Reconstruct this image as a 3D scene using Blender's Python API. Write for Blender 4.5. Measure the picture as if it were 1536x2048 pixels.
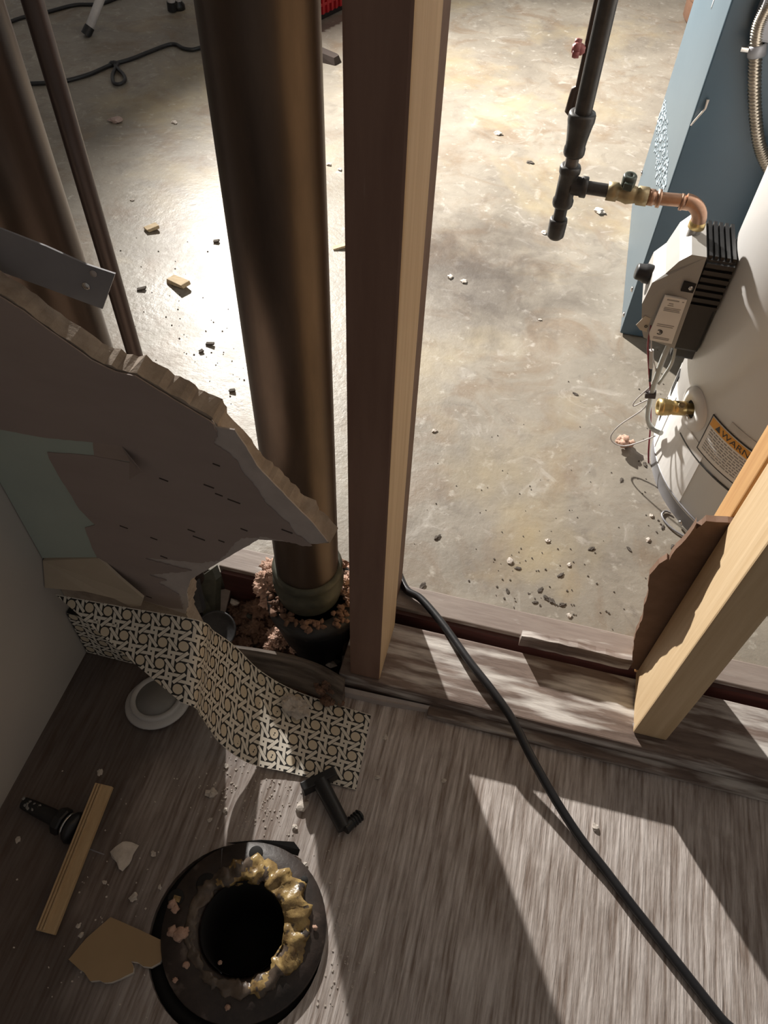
import bpy, bmesh, math, random
import numpy as np
from mathutils import Vector, Matrix, noise
from mathutils.geometry import tessellate_polygon

for o in list(bpy.data.objects): bpy.data.objects.remove(o)
scene = bpy.context.scene
COL = scene.collection

# ------------------------------------------------------------------ camera
# room frame: X along the stud wall, Y away through it, Z up; camera over the bathroom floor
F = 1538.0; CX, CY = 768.0, 1024.0; VPX, VPY = 712.0, 2240.0; H = 0.95; YAW = math.radians(12)
_n = Vector((VPX-CX, VPY-CY, F)).normalized(); _up = -_n
_ax = Vector((0, 0, 1)); _fw = (_ax - _ax.dot(_up)*_up).normalized(); _rt = _fw.cross(_up)
def _c2w(d):
    a, b, c = d.dot(_rt), d.dot(_fw), d.dot(_up)
    co, si = math.cos(YAW), math.sin(YAW)
    return Vector((a*co - b*si, a*si + b*co, c))
cam_d = bpy.data.cameras.new('camera'); cam = bpy.data.objects.new('camera', cam_d); COL.objects.link(cam)
cam_d.sensor_fit = 'VERTICAL'; cam_d.sensor_height = 24; cam_d.lens = 24*F/2048
cam_d.clip_start = 0.02
bx_, by_, bz_ = _c2w(Vector((1,0,0))), _c2w(Vector((0,-1,0))), _c2w(Vector((0,0,-1)))
m = Matrix((bx_, by_, bz_)).transposed().to_4x4(); m.translation = (0, 0, H)
cam.matrix_world = m
scene.camera = cam

# ------------------------------------------------------------------ world, exposure
scene.view_settings.view_transform = 'Standard'
scene.view_settings.look = 'None'
scene.view_settings.gamma = 1
scene.view_settings.use_curve_mapping = False
scene.view_settings.exposure = 0.0
world = bpy.data.worlds.new('world'); scene.world = world; world.use_nodes = True
bg = world.node_tree.nodes['Background']
bg.inputs[0].default_value = (1.0, 0.93, 0.86, 1); bg.inputs[1].default_value = 0.165
LAMP = Vector((-1.25, 2.50, 1.10)); LAMP_AIM = Vector((1.6, 1.4, 0.9))
LAMP_W = 1080.0; BULB_W = 42.0

# ------------------------------------------------------------------ pixel helpers
O = Vector((0, 0, H))
def ray(px, py): return _c2w(Vector((px-CX, py-CY, F)))
def PZ(px, py, z=0.0):
    r = ray(px, py); return O + r*((z-H)/r.z)
def PY(px, py, Y):
    r = ray(px, py); return O + r*(Y/r.y)
def PX(px, py, X):
    r = ray(px, py); return O + r*(X/r.x)
def PD(px, py, d): return O + ray(px, py)*(d/F)
def PC(px, py, c, R):
    r = ray(px, py); a = r.x*r.x+r.y*r.y; b = -2*(r.x*c[0]+r.y*c[1]); k = c[0]**2+c[1]**2-R*R
    D = b*b-4*a*k
    t = (-b-math.sqrt(max(D, 0)))/(2*a); return O + r*t

# ------------------------------------------------------------------ materials
MATS = {}
def mat(name, c1, c2=None, rough=0.6, metal=0.0, scale=12.0, stretch=(1,1,1), bump=0.15, bscale=None, spec=0.5,
        spots=None, spot_scale=30.0, spot_lo=0.6, spot_hi=0.7, emit=0, detail=6, bdist=0.002, coat=0):
    if name in MATS: return MATS[name]
    mt = bpy.data.materials.new(name); mt.use_nodes = True; nt = mt.node_tree; N = nt.nodes; L = nt.links
    b = N['Principled BSDF']
    b.inputs['Roughness'].default_value = rough; b.inputs['Metallic'].default_value = metal
    b.inputs['Specular IOR Level'].default_value = spec
    if coat: b.inputs['Coat Weight'].default_value = coat
    if c2 is None: c2 = tuple(x*0.72 for x in c1)
    tc = N.new('ShaderNodeTexCoord'); mp = N.new('ShaderNodeMapping'); mp.inputs['Scale'].default_value = stretch
    L.new(tc.outputs['Object'], mp.inputs[0])
    nz = N.new('ShaderNodeTexNoise'); nz.inputs['Scale'].default_value = scale; nz.inputs['Detail'].default_value = detail
    nz.inputs['Roughness'].default_value = 0.62
    L.new(mp.outputs[0], nz.inputs['Vector'])
    cr = N.new('ShaderNodeValToRGB'); cr.color_ramp.elements[0].position = 0.33; cr.color_ramp.elements[1].position = 0.68
    cr.color_ramp.elements[0].color = (*c2, 1); cr.color_ramp.elements[1].color = (*c1, 1)
    L.new(nz.outputs['Fac'], cr.inputs[0]); out = cr.outputs[0]
    if spots:
        n2 = N.new('ShaderNodeTexNoise'); n2.inputs['Scale'].default_value = spot_scale; n2.inputs['Detail'].default_value = 5
        L.new(mp.outputs[0], n2.inputs['Vector'])
        r2 = N.new('ShaderNodeValToRGB'); r2.color_ramp.elements[0].position = spot_lo; r2.color_ramp.elements[1].position = spot_hi
        L.new(n2.outputs['Fac'], r2.inputs[0])
        mx = N.new('ShaderNodeMix'); mx.data_type = 'RGBA'; mx.inputs[7].default_value = (*spots, 1)
        L.new(r2.outputs[0], mx.inputs[0]); L.new(out, mx.inputs[6]); out = mx.outputs[2]
    L.new(out, b.inputs['Base Color'])
    if bump:
        nb = nz
        if bscale:
            nb = N.new('ShaderNodeTexNoise'); nb.inputs['Scale'].default_value = bscale; nb.inputs['Detail'].default_value = 4
            L.new(mp.outputs[0], nb.inputs['Vector'])
        bp = N.new('ShaderNodeBump'); bp.inputs['Strength'].default_value = bump; bp.inputs['Distance'].default_value = bdist
        L.new(nb.outputs['Fac'], bp.inputs['Height']); L.new(bp.outputs[0], b.inputs['Normal'])
    if emit:
        b.inputs['Emission Color'].default_value = (*c1, 1); b.inputs['Emission Strength'].default_value = emit
    MATS[name] = mt; return mt

# bathroom floor: brown sheet with streaks of pale scraped adhesive along Y
def floor_material():
    mt = bpy.data.materials.new('scraped_floor'); mt.use_nodes = True; nt = mt.node_tree; N = nt.nodes; L = nt.links
    b = N['Principled BSDF']; b.inputs['Roughness'].default_value = 0.5
    tc = N.new('ShaderNodeTexCoord')
    def nz(scale, st, detail=5, rot=0):
        mp = N.new('ShaderNodeMapping'); mp.inputs['Scale'].default_value = st; mp.inputs['Rotation'].default_value = (0,0,rot)
        L.new(tc.outputs['Object'], mp.inputs[0])
        n = N.new('ShaderNodeTexNoise'); n.inputs['Scale'].default_value = scale; n.inputs['Detail'].default_value = detail
        n.inputs['Roughness'].default_value = 0.65
        L.new(mp.outputs[0], n.inputs['Vector']); return n.outputs['Fac']
    def ramp(f, a, c, ca=(0,0,0,1), cb=(1,1,1,1)):
        r = N.new('ShaderNodeValToRGB'); r.color_ramp.elements[0].position = a; r.color_ramp.elements[1].position = c
        r.color_ramp.elements[0].color = ca; r.color_ramp.elements[1].color = cb; L.new(f, r.inputs[0]); return r.outputs[0]
    def math_(op, a, c):
        n = N.new('ShaderNodeMath'); n.operation = op
        for i, v in enumerate((a, c)):
            if isinstance(v, (int, float)): n.inputs[i].default_value = v
            else: L.new(v, n.inputs[i])
        return n.outputs[0]
    def mix(f, a, c):
        n = N.new('ShaderNodeMix'); n.data_type = 'RGBA'
        L.new(f, n.inputs[0])
        for i, v in ((6, a), (7, c)):
            if isinstance(v, tuple): n.inputs[i].default_value = v
            else: L.new(v, n.inputs[i])
        return n.outputs[2]
    big = nz(5, (1, .6, 1)); fine = nz(34, (3.4, .3, 1), 7); fine2 = nz(95, (3, .12, 1), 3); blot = nz(26, (1, .8, 1), 8)
    base = ramp(big, .3, .7, (.036,.021,.017,1), (.08,.052,.041,1))
    # position mask: pale scraped adhesive streaks get weaker towards the left
    sp = N.new('ShaderNodeSeparateXYZ'); L.new(tc.outputs['Object'], sp.inputs[0])
    side = ramp(math_('ADD', math_('ADD', math_('MULTIPLY', sp.outputs[0], 1.6), .5), math_('MULTIPLY', big, .55)), .2, .64)
    wm = N.new('ShaderNodeMapping'); wm.inputs['Scale'].default_value = (1, .12, 1); L.new(tc.outputs['Object'], wm.inputs[0])
    wv = N.new('ShaderNodeTexWave'); wv.bands_direction = 'X'; wv.inputs['Scale'].default_value = 52; wv.inputs['Distortion'].default_value = 5.5
    wv.inputs['Detail'].default_value = 3; wv.inputs['Detail Scale'].default_value = 2.2; L.new(wm.outputs[0], wv.inputs['Vector'])
    wave = math_('MULTIPLY', wv.outputs['Fac'], ramp(nz(7, (1,1,1), 3), .35, .6))
    fine = math_('ADD', fine, math_('MULTIPLY', math_('SUBTRACT', wave, .3), .13))
    streak = ramp(math_('ADD', math_('MULTIPLY', fine, .8), math_('MULTIPLY', fine2, .2)), .36, .62)
    pale = mix(streak, (.28,.215,.178,1), (.8,.73,.69,1))
    amt = math_('MULTIPLY', math_('ADD', math_('MULTIPLY', side, .72), .1), 1.0)
    c = mix(amt, base, pale)
    blots = ramp(blot, .55, .66)
    c = mix(math_('MULTIPLY', blots, math_('ADD', math_('MULTIPLY', side, .35), .05)), c, (.3,.25,.22,1))
    L.new(c, b.inputs['Base Color'])
    bp = N.new('ShaderNodeBump'); bp.inputs['Strength'].default_value = .9; bp.inputs['Distance'].default_value = .0015
    hgt = math_('ADD', math_('MULTIPLY', math_('ADD', fine, fine2), side), math_('MULTIPLY', blot, .8))
    L.new(hgt, bp.inputs['Height']); L.new(bp.outputs[0], b.inputs['Normal'])
    return mt

def concrete_material():
    mt = bpy.data.materials.new('concrete'); mt.use_nodes = True; nt = mt.node_tree; N = nt.nodes; L = nt.links
    b = N['Principled BSDF']
    tc = N.new('ShaderNodeTexCoord')
    def nz(scale, detail=6, dist=0.0):
        n = N.new('ShaderNodeTexNoise'); n.inputs['Scale'].default_value = scale; n.inputs['Detail'].default_value = detail
        n.inputs['Roughness'].default_value = 0.65; n.inputs['Distortion'].default_value = dist
        L.new(tc.outputs['Object'], n.inputs['Vector']); return n.outputs['Fac']
    def ramp(f, a, c, ca=(0,0,0,1), cb=(1,1,1,1)):
        r = N.new('ShaderNodeValToRGB'); r.color_ramp.elements[0].position = a; r.color_ramp.elements[1].position = c
        r.color_ramp.elements[0].color = ca; r.color_ramp.elements[1].color = cb; L.new(f, r.inputs[0]); return r.outputs[0]
    def mix(f, a, c, k=1.0):
        n = N.new('ShaderNodeMix'); n.data_type = 'RGBA'
        if k != 1.0:
            mm = N.new('ShaderNodeMath'); mm.operation = 'MULTIPLY'; mm.inputs[1].default_value = k; L.new(f, mm.inputs[0]); f = mm.outputs[0]
        L.new(f, n.inputs[0])
        for i, v in ((6, a), (7, c)):
            if isinstance(v, tuple): n.inputs[i].default_value = v
            else: L.new(v, n.inputs[i])
        return n.outputs[2]
    c = ramp(nz(3.2, 8), .3, .7, (.19,.168,.138,1), (.36,.325,.27,1))
    c = mix(ramp(nz(6.5, 7, .9), .5, .64), c, (.2,.14,.09,1), .6)
    c = mix(ramp(nz(17, 8, 1.2), .54, .7), c, (.12,.1,.085,1), .4)
    c = mix(ramp(nz(13, 8, 1.8), .58, .68), c, (.48,.45,.41,1), .5)
    c = mix(ramp(nz(1.7, 5, .3), .52, .66), c, (.42,.34,.2,1), .65)
    c = mix(ramp(nz(38, 5), .6, .72), c, (.58,.55,.49,1), .55)
    c = mix(ramp(nz(75, 4), .66, .72), c, (.14,.12,.1,1), .55)
    # one old rust and soot stain on the slab
    sub = N.new('ShaderNodeVectorMath'); sub.operation = 'DISTANCE'; L.new(tc.outputs['Object'], sub.inputs[0])
    sub.inputs[1].default_value = (STAIN.x, STAIN.y, STAIN.z)
    ad = N.new('ShaderNodeMath'); ad.operation = 'ADD'; L.new(sub.outputs['Value'], ad.inputs[0])
    mm = N.new('ShaderNodeMath'); mm.operation = 'MULTIPLY'; mm.inputs[1].default_value = .45; L.new(nz(9, 6, .5), mm.inputs[0]); L.new(mm.outputs[0], ad.inputs[1])
    c = mix(ramp(ad.outputs[0], .26, .50, (1,1,1,1), (0,0,0,1)), c, (.055,.042,.035,1), .8)
    L.new(c, b.inputs['Base Color'])
    L.new(ramp(nz(5, 4), .3, .7, (.34,.34,.34,1), (.55,.55,.55,1)), b.inputs['Roughness'])
    bp = N.new('ShaderNodeBump'); bp.inputs['Strength'].default_value = .35; bp.inputs['Distance'].default_value = .003
    L.new(nz(55, 5), bp.inputs['Height']); L.new(bp.outputs[0], b.inputs['Normal'])
    return mt

# ------------------------------------------------------------------ mesh building
class MB:
    def __init__(s): s.v = []; s.f = []; s.m = []; s.cur = 0; s.smooth = []
    def add(s, vs, fs, smooth=False):
        b = len(s.v); s.v += [Vector(p) for p in vs]
        for f in fs: s.f.append([b+i for i in f]); s.m.append(s.cur); s.smooth.append(smooth)
        return s
    def box(s, x0, x1, y0, y1, z0, z1, M=None, bev=0.0):
        c = Vector(((x0+x1)/2, (y0+y1)/2, (z0+z1)/2)); h = Vector(((x1-x0)/2, (y1-y0)/2, (z1-z0)/2))
        return s.obox(c, h, M, bev)
    def obox(s, c, h, R=None, bev=0.0):
        "box of half sizes h round c, R a rotation; bev chamfers every edge"
        if bev <= 0:
            vs = [Vector((a*h[0], b_*h[1], d*h[2])) for d in (-1,1) for b_ in (-1,1) for a in (-1,1)]
            fs = [(0,2,3,1),(4,5,7,6),(0,1,5,4),(2,6,7,3),(0,4,6,2),(1,3,7,5)]
        else:
            bm = bmesh.new(); bmesh.ops.create_cube(bm, size=2)
            for v in bm.verts: v.co = Vector((v.co.x*h[0], v.co.y*h[1], v.co.z*h[2]))
            bmesh.ops.bevel(bm, geom=bm.edges[:], offset=bev, segments=2, affect='EDGES', profile=.6)
            bm.verts.index_update(); vs = [v.co.copy() for v in bm.verts]; fs = [[v.index for v in f.verts] for f in bm.faces]; bm.free()
        if R is not None: vs = [R @ v for v in vs]
        return s.add([Vector(c)+v for v in vs], fs)
    def tube(s, pts, r, seg=10, caps=True, smooth=True):
        pts = [Vector(p) for p in pts]; n = len(pts)
        rs = r if isinstance(r, (list, tuple)) else [r]*n
        t0 = (pts[1]-pts[0]).normalized(); a = Vector((0,0,1)) if abs(t0.z) < .9 else Vector((1,0,0))
        u = t0.cross(a).normalized(); vs = []
        for i, p in enumerate(pts):
            t = (pts[min(i+1,n-1)]-pts[max(i-1,0)]).normalized()
            u = (u - t*u.dot(t)).normalized(); w = t.cross(u)
            for k in range(seg):
                an = 2*math.pi*k/seg; vs.append(p + (u*math.cos(an)+w*math.sin(an))*rs[i])
        fs = [(i*seg+k, i*seg+(k+1)%seg, (i+1)*seg+(k+1)%seg, (i+1)*seg+k) for i in range(n-1) for k in range(seg)]
        s.add(vs, fs, smooth)
        if caps: s.add(vs[:seg], [tuple(range(seg))[::-1]]); s.add(vs[-seg:], [tuple(range(seg))])
        return s
    def lathe(s, c, axis, prof, seg=24, smooth=True, a0=0, a1=2*math.pi):
        "prof: list of (radius, distance along axis)"
        c = Vector(c); ax = Vector(axis).normalized(); q = Vector((0,0,1)) if abs(ax.z) < .9 else Vector((1,0,0))
        u = ax.cross(q).normalized(); w = ax.cross(u); full = abs(a1-a0-2*math.pi) < 1e-6; ns = seg if full else seg+1
        vs = [c + ax*d + (u*math.cos(a0+(a1-a0)*k/seg)+w*math.sin(a0+(a1-a0)*k/seg))*r for r, d in prof for k in range(ns)]
        fs = []
        for i in range(len(prof)-1):
            for k in range(seg):
                k2 = (k+1) % ns if full else k+1
                fs.append((i*ns+k, i*ns+k2, (i+1)*ns+k2, (i+1)*ns+k))
        return s.add(vs, fs, smooth)
    def prism(s, poly, ext):
        "poly: planar 3d outline, ext: extrusion vector (front is poly)"
        poly = [Vector(p) for p in poly]; n = len(poly); ext = Vector(ext)
        tr = tessellate_polygon([poly])
        back = [p+ext for p in poly]
        s.add(poly, [tuple(t) for t in tr]); s.add(back, [tuple(t)[::-1] for t in tr])
        s.add(poly+back, [(i, (i+1)%n, n+(i+1)%n, n+i) for i in range(n)])
        return s
    def loft(s, A, B):
        "two same-length outlines joined by side quads and filled"
        n = len(A); A = [Vector(p) for p in A]; B = [Vector(p) for p in B]
        s.add(A, [tuple(t) for t in tessellate_polygon([A])]); s.add(B, [tuple(t)[::-1] for t in tessellate_polygon([B])])
        s.add(A+B, [(i, (i+1)%n, n+(i+1)%n, n+i) for i in range(n)]); return s
    def blob(s, c, r, seed=0, amp=.35, freq=1.6, sub=3, R=None, smooth=True):
        bm = bmesh.new(); bmesh.ops.create_icosphere(bm, subdivisions=sub, radius=1); vs = []
        for v in bm.verts:
            d = v.co.normalized(); sv = Vector((seed*7.3, seed*3.1, seed*1.7)); k = 1+amp*1.5*(noise.noise(d*freq+sv)+(.45*noise.noise(d*freq*2.6+sv)+.3*noise.noise(d*freq*6+sv) if sub > 3 else 0))
            p = Vector((d.x*r[0], d.y*r[1], d.z*r[2]))*k
            if R is not None: p = R @ p
            vs.append(Vector(c)+p)
        bm.verts.index_update(); fs = [[v.index for v in f.verts] for f in bm.faces]; bm.free()
        return s.add(vs, fs, smooth)
    def obj(s, name, mats, parent=None, flip=True):
        if not isinstance(mats, (list, tuple)): mats = [mats]
        lo = Vector([min(v[i] for v in s.v) for i in range(3)]); hi = Vector([max(v[i] for v in s.v) for i in range(3)])
        base = Vector(((lo.x+hi.x)/2, (lo.y+hi.y)/2, lo.z))
        me = bpy.data.meshes.new(name); me.from_pydata([v-base for v in s.v], [], s.f)
        for mm in mats: me.materials.append(mm)
        me.polygons.foreach_set('material_index', s.m); me.polygons.foreach_set('use_smooth', s.smooth)
        if flip:
            bm = bmesh.new(); bm.from_mesh(me); bmesh.ops.recalc_face_normals(bm, faces=bm.faces); bm.to_mesh(me); bm.free()
        me.update()
        o = bpy.data.objects.new(name, me); COL.objects.link(o)
        if parent is not None: o.parent = parent; o.location = base - parent_loc(parent)
        else: o.location = base
        return o
def parent_loc(p):
    l = p.location.copy()
    while p.parent: p = p.parent; l += p.location
    return l
def empty(name, loc):
    o = bpy.data.objects.new(name, None); COL.objects.link(o); o.location = loc; o.empty_display_size = .05; return o
def tag(o, label, cat, group=None, kind=None):
    o['label'] = label; o['category'] = cat
    if group: o['group'] = group
    if kind: o['kind'] = kind
    return o
def struct(o, label=None, cat=None):
    o['kind'] = 'structure'
    if label: o['label'] = label
    if cat: o['category'] = cat
    return o
def rotm(axis_x, up=(0,0,1)):
    "rotation whose local x is axis_x"
    x = Vector(axis_x).normalized(); z = Vector(up); z = (z - x*z.dot(x)).normalized(); y = z.cross(x)
    return Matrix((x, y, z)).transposed()
def curve(pts, n=8):
    "Catmull-Rom through points"
    P = [Vector(p) for p in pts]; P = [P[0]*2-P[1]] + P + [P[-1]*2-P[-2]]; out = []
    for i in range(1, len(P)-2):
        for k in range(n):
            t = k/n; a, b, c, d = P[i-1], P[i], P[i+1], P[i+2]
            out.append(.5*((2*b)+(c-a)*t+(2*a-5*b+4*c-d)*t*t+(3*b-a-3*c+d)*t**3))
    out.append(P[-2]); return out
rnd = random.Random(7)
def jag(pts, amp, step):
    "subdivide an open outline and shake it in its own plane (x, z)"
    out = []
    for a, b in zip(pts[:-1], pts[1:]):
        a, b = Vector(a), Vector(b); k = max(1, int((b-a).length/step))
        for i in range(k):
            p = a.lerp(b, i/k)
            if i: p += Vector((rnd.uniform(-amp, amp), 0, rnd.uniform(-amp, amp)))
            out.append(p)
    out.append(Vector(pts[-1])); return out

# ------------------------------------------------------------------ shared materials
STAIN = Vector((0, 0, 0))
m_pine = mat('pine', (.66,.5,.31), (.55,.39,.22), rough=.62, scale=9, stretch=(10,10,.5), bump=.25)
m_pine_orange = mat('orange_pine', (.55,.32,.13), (.42,.22,.08), rough=.6, scale=9, stretch=(10,10,.5), bump=.2)
m_pine_red = mat('stained_pine', (.25,.15,.11), (.19,.105,.075), rough=.55, scale=7, stretch=(6,6,.6), bump=.15, spots=(.4,.34,.3), spot_scale=5, spot_lo=.72, spot_hi=.8)
m_plate = mat('weathered_plate', (.24,.18,.15), (.12,.082,.066), rough=.6, scale=16, stretch=(.9,6,6), bump=.5, spots=(.66,.62,.58), spot_scale=11, spot_lo=.47, spot_hi=.66)
m_plank = mat('grey_brown_paint', (.33,.275,.24), (.24,.19,.165), rough=.6, scale=14, stretch=(.7,5,5), bump=.35, spots=(.6,.57,.53), spot_scale=20, spot_lo=.62, spot_hi=.75)
m_redwood = mat('dark_red_wood', (.1,.035,.03), (.05,.02,.018), rough=.5, scale=14, stretch=(.7,5,5))
m_hard = mat('hardboard', (.2,.115,.075), (.14,.075,.045), rough=.7, scale=30, bump=.2)
m_hard_raw = mat('raw_hardboard', (.42,.28,.17), rough=.8, scale=60)
m_brown = mat('brown_paper', (.34,.275,.25), (.3,.24,.218), rough=.75, scale=6, stretch=(1,1,3), bump=.12, spots=(.09,.065,.055), spot_scale=9, spot_lo=.745, spot_hi=.77)
m_white_paper = mat('torn_paper', (.52,.46,.43), (.42,.37,.345), rough=.9, scale=30, bump=.3)
m_gyp = mat('gypsum', (.46,.38,.31), (.3,.24,.19), rough=.95, scale=55, bump=.8)
m_mint = mat('mint_paint', (.42,.485,.43), (.37,.43,.385), rough=.6, scale=7, bump=.05)
m_tan = mat('tan_board', (.5,.42,.32), (.44,.36,.27), rough=.8, scale=12, bump=.1)
m_wall = mat('wall_paint', (.5,.47,.44), (.47,.44,.41), rough=.6, scale=4, bump=.05)
m_copper = mat('aged_copper', (.135,.1,.08), (.08,.06,.05), rough=.42, metal=.85, scale=9, stretch=(3,3,.6), bump=.05, spots=(.09,.065,.055), spot_scale=5, spot_lo=.52, spot_hi=.72)
m_copper_new = mat('copper_fitting', (.5,.32,.23), (.34,.2,.135), rough=.38, metal=.9, scale=40, bump=.1)
m_iron = mat('cast_iron', (.028,.027,.028), (.015,.015,.016), rough=.5, scale=50, bump=.6, spots=(.2,.2,.2), spot_scale=45, spot_lo=.66, spot_hi=.75)
m_patina = mat('green_patina', (.085,.085,.062), (.04,.043,.033), rough=.55, metal=.2, scale=50, bump=.4)
m_black_steel = mat('black_steel', (.06,.058,.056), (.035,.033,.032), rough=.42, metal=.3, scale=60, bump=.2)
m_brass = mat('brass', (.75,.58,.28), (.55,.4,.17), rough=.32, metal=.9, scale=60, bump=.1)
m_brass_dull = mat('dull_brass', (.42,.34,.2), (.3,.24,.14), rough=.45, metal=.5, scale=50, bump=.2)
m_galv = mat('galvanised_steel', (.3,.3,.32), (.26,.26,.28), rough=.5, metal=.35, scale=20, bump=.05)
m_black = mat('black_plastic', (.018,.018,.019), (.012,.012,.013), rough=.42, scale=30, bump=.1)
m_rubber = mat('black_rubber', (.02,.02,.022), (.013,.013,.015), rough=.38, scale=60, bump=.15, spots=(.35,.35,.35), spot_scale=55, spot_lo=.74, spot_hi=.8)
m_grey = mat('grey_plastic', (.35,.34,.32), (.32,.31,.29), rough=.5, scale=20, bump=.05)
m_white = mat('white_enamel', (.68,.67,.655), (.64,.63,.615), rough=.33, scale=5, bump=.02)
m_label = mat('label_paper', (.74,.72,.69), (.68,.66,.63), rough=.5, scale=30, bump=0)
m_ink = mat('ink', (.03,.03,.03), rough=.5, bump=0)
m_greyink = mat('grey_ink', (.35,.34,.33), rough=.5, bump=0)
m_orange = mat('orange_print', (.75,.36,.05), (.68,.32,.04), rough=.5, bump=0)
m_blue = mat('blue_enamel', (.07,.102,.125), (.06,.09,.112), rough=.4, scale=6, bump=.04, spots=(.2,.25,.28), spot_scale=60, spot_lo=.74, spot_hi=.8)
m_blue_door = mat('dark_blue_enamel', (.055,.095,.13), (.05,.085,.118), rough=.3, scale=6, bump=.02)
m_red = mat('red_plastic', (.5,.02,.025), (.4,.015,.02), rough=.4, scale=20, bump=.05)
m_whitepipe = mat('white_tube', (.62,.6,.6), rough=.45, scale=20, bump=.02)
m_wool = mat('pink_insulation', (.62,.42,.33), (.42,.26,.19), rough=1, scale=70, bump=1.0, bdist=.004)
m_wool_dirty = mat('dirty_insulation', (.3,.18,.125), (.14,.08,.055), rough=1, scale=60, bump=1.0, bdist=.004)
m_dirt = mat('dirt', (.07,.05,.04), (.03,.022,.018), rough=1, scale=60, bump=1, bdist=.004)
m_plaster = mat('plaster', (.66,.6,.54), (.5,.45,.4), rough=.95, scale=80, bump=.5)
m_chip = mat('wood_chip', (.62,.5,.34), (.45,.34,.2), rough=.8, scale=60, stretch=(1,6,1), bump=.3)
m_dark_crumb = mat('dark_crumb', (.12,.1,.085), (.06,.05,.04), rough=.9, scale=60)
m_flange = mat('rusty_flange', (.06,.042,.035), (.02,.015,.013), rough=.5, scale=30, bump=.7, spots=(.22,.17,.14), spot_scale=28, spot_lo=.6, spot_hi=.72)
m_wax = mat('yellow_wax', (.52,.37,.15), (.15,.09,.04), rough=.26, scale=60, bump=.7, spots=(.05,.04,.035), spot_scale=75, spot_lo=.58, spot_hi=.66)
m_wax_dirty = mat('dirty_wax', (.16,.12,.09), (.06,.045,.035), rough=.35, scale=45, bump=.5)
m_felt = mat('black_felt', (.012,.011,.011), rough=.8, scale=30)
m_kraft = mat('kraft_paper', (.36,.25,.14), (.32,.22,.12), rough=.8, scale=10, bump=.08)
m_lens = mat('frosted_lens', (.3,.29,.28), (.24,.23,.22), rough=.4, scale=20, bump=.05)
m_trimwhite = mat('white_trim_plastic', (.55,.53,.52), (.51,.49,.48), rough=.4, scale=20, bump=.03)
m_chrome = mat('chrome', (.7,.68,.66), rough=.2, metal=1, bump=0)
m_print_cream = mat('cream_print', (.78,.73,.64), (.72,.67,.58), rough=.55, scale=14, bump=0)
m_print_tan = mat('tan_print', (.68,.59,.45), (.62,.53,.4), rough=.55, scale=14, bump=0)
m_print_black = mat('black_print', (.016,.015,.014), rough=.5, bump=0)

# ------------------------------------------------------------------ setting: floors and walls
FC = Vector((-0.162, 0.129, 0)); FR = 0.0895      # toilet flange
def floor_poly(outline, hole, z0, z1):
    mb = MB(); loops = [[Vector((x, y, 0)) for x, y in outline]]
    if hole: loops.append([Vector((x, y, 0)) for x, y in hole])
    tr = tessellate_polygon(loops); flat = [p for l in loops for p in l]
    mb.add([Vector((p.x, p.y, z1)) for p in flat], [tuple(t) for t in tr])
    mb.add([Vector((p.x, p.y, z0)) for p in flat], [tuple(t)[::-1] for t in tr])
    for l in loops:
        n = len(l); mb.add([Vector((p.x, p.y, z1)) for p in l]+[Vector((p.x, p.y, z0)) for p in l], [(i, (i+1)%n, n+(i+1)%n, n+i) for i in range(n)])
    return mb
FG = FC+Vector((-.006,-.008,0))
hole = [(FG.x+.0955*math.cos(a), FG.y+.0955*math.sin(a)) for a in [2*math.pi*i/48 for i in range(48)]]
o = floor_poly([(-.488,-1.0),(1.3,-1.0),(1.3,.53),(-.135,.53),(-.135,.408),(-.488,.408)], hole, -.1, 0).obj('bathroom_floor', floor_material())
o.data.transform(Matrix.Translation(o.location)); o.location = (0,0,0)
struct(o, 'brown bathroom floor with pale scraped adhesive streaks', 'floor')
STAIN = PZ(945, 540)
o = floor_poly([(-3.2,.562),(3.2,.562),(3.2,5.5),(-3.2,5.5)], None, -.1, 0).obj('floor', concrete_material())
o.data.transform(Matrix.Translation(o.location)); o.location = (0,0,0)
struct(o, 'stained bare concrete basement floor', 'floor')
o = MB().box(-.62,1.3,.36,.66,-.16,-.1).obj('floor_pit', m_dirt); struct(o, 'dark dirt bottom of the open pit in the wall', 'floor')
o = MB().box(-.60,-.488,-1.0,.44,-.1,2.3).obj('wall_left', m_wall); struct(o, 'plain off-white painted bathroom side wall', 'wall')

# framing ---------------------------------------------------------------
o = MB().box(-.142,1.3,.432,.524,0,.038,bev=.002).obj('bottom_plate', m_plate)
tag(o, 'worn brown bottom plate board with white scuffs under the studs', 'plate')
mb = MB().box(-.128,-.0885,.436,.522,.038,2.3,bev=.0025)
st = mb.obj('wall_stud', [m_pine, m_pine_red])
for p in st.data.polygons:
    if p.normal.y < -.9: p.material_index = 1
tag(st, 'tall wooden stud beside the copper soil pipe, reddish stained front', 'stud')
# back stud of the basement side, hidden behind the first but for its dark edge
o = MB().box(-.150,-.0965,.562,.600,.0215,2.3,bev=.002).obj('furring_stud', m_hard)
tag(o, 'dark brown furring stud mostly hidden behind the reddish stud', 'stud')
o = MB().box(.2335,.2745,.448,.532,.0385,2.3,bev=.0025).obj('wall_stud', m_pine)
tag(o, 'pale yellow wooden stud with torn hardboard on its back', 'stud')
# little torn paper flap at the foot of the pale stud
mb = MB().prism([PZ(1264,1448,.04),PZ(1282,1436,.05),PZ(1286,1452,.05),PZ(1270,1463,.04)], (0,0,.002))
o = mb.obj('paper_scrap', m_white_paper); tag(o, 'small white torn paper scrap at the foot of the pale stud', 'scrap')
o = MB().box(.236,.30,.5435,.5815,.02,2.3,bev=.002).obj('wall_stud', m_pine_orange)
tag(o, 'orange-brown wooden stud behind the pale stud, by the water heater', 'stud')
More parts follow.
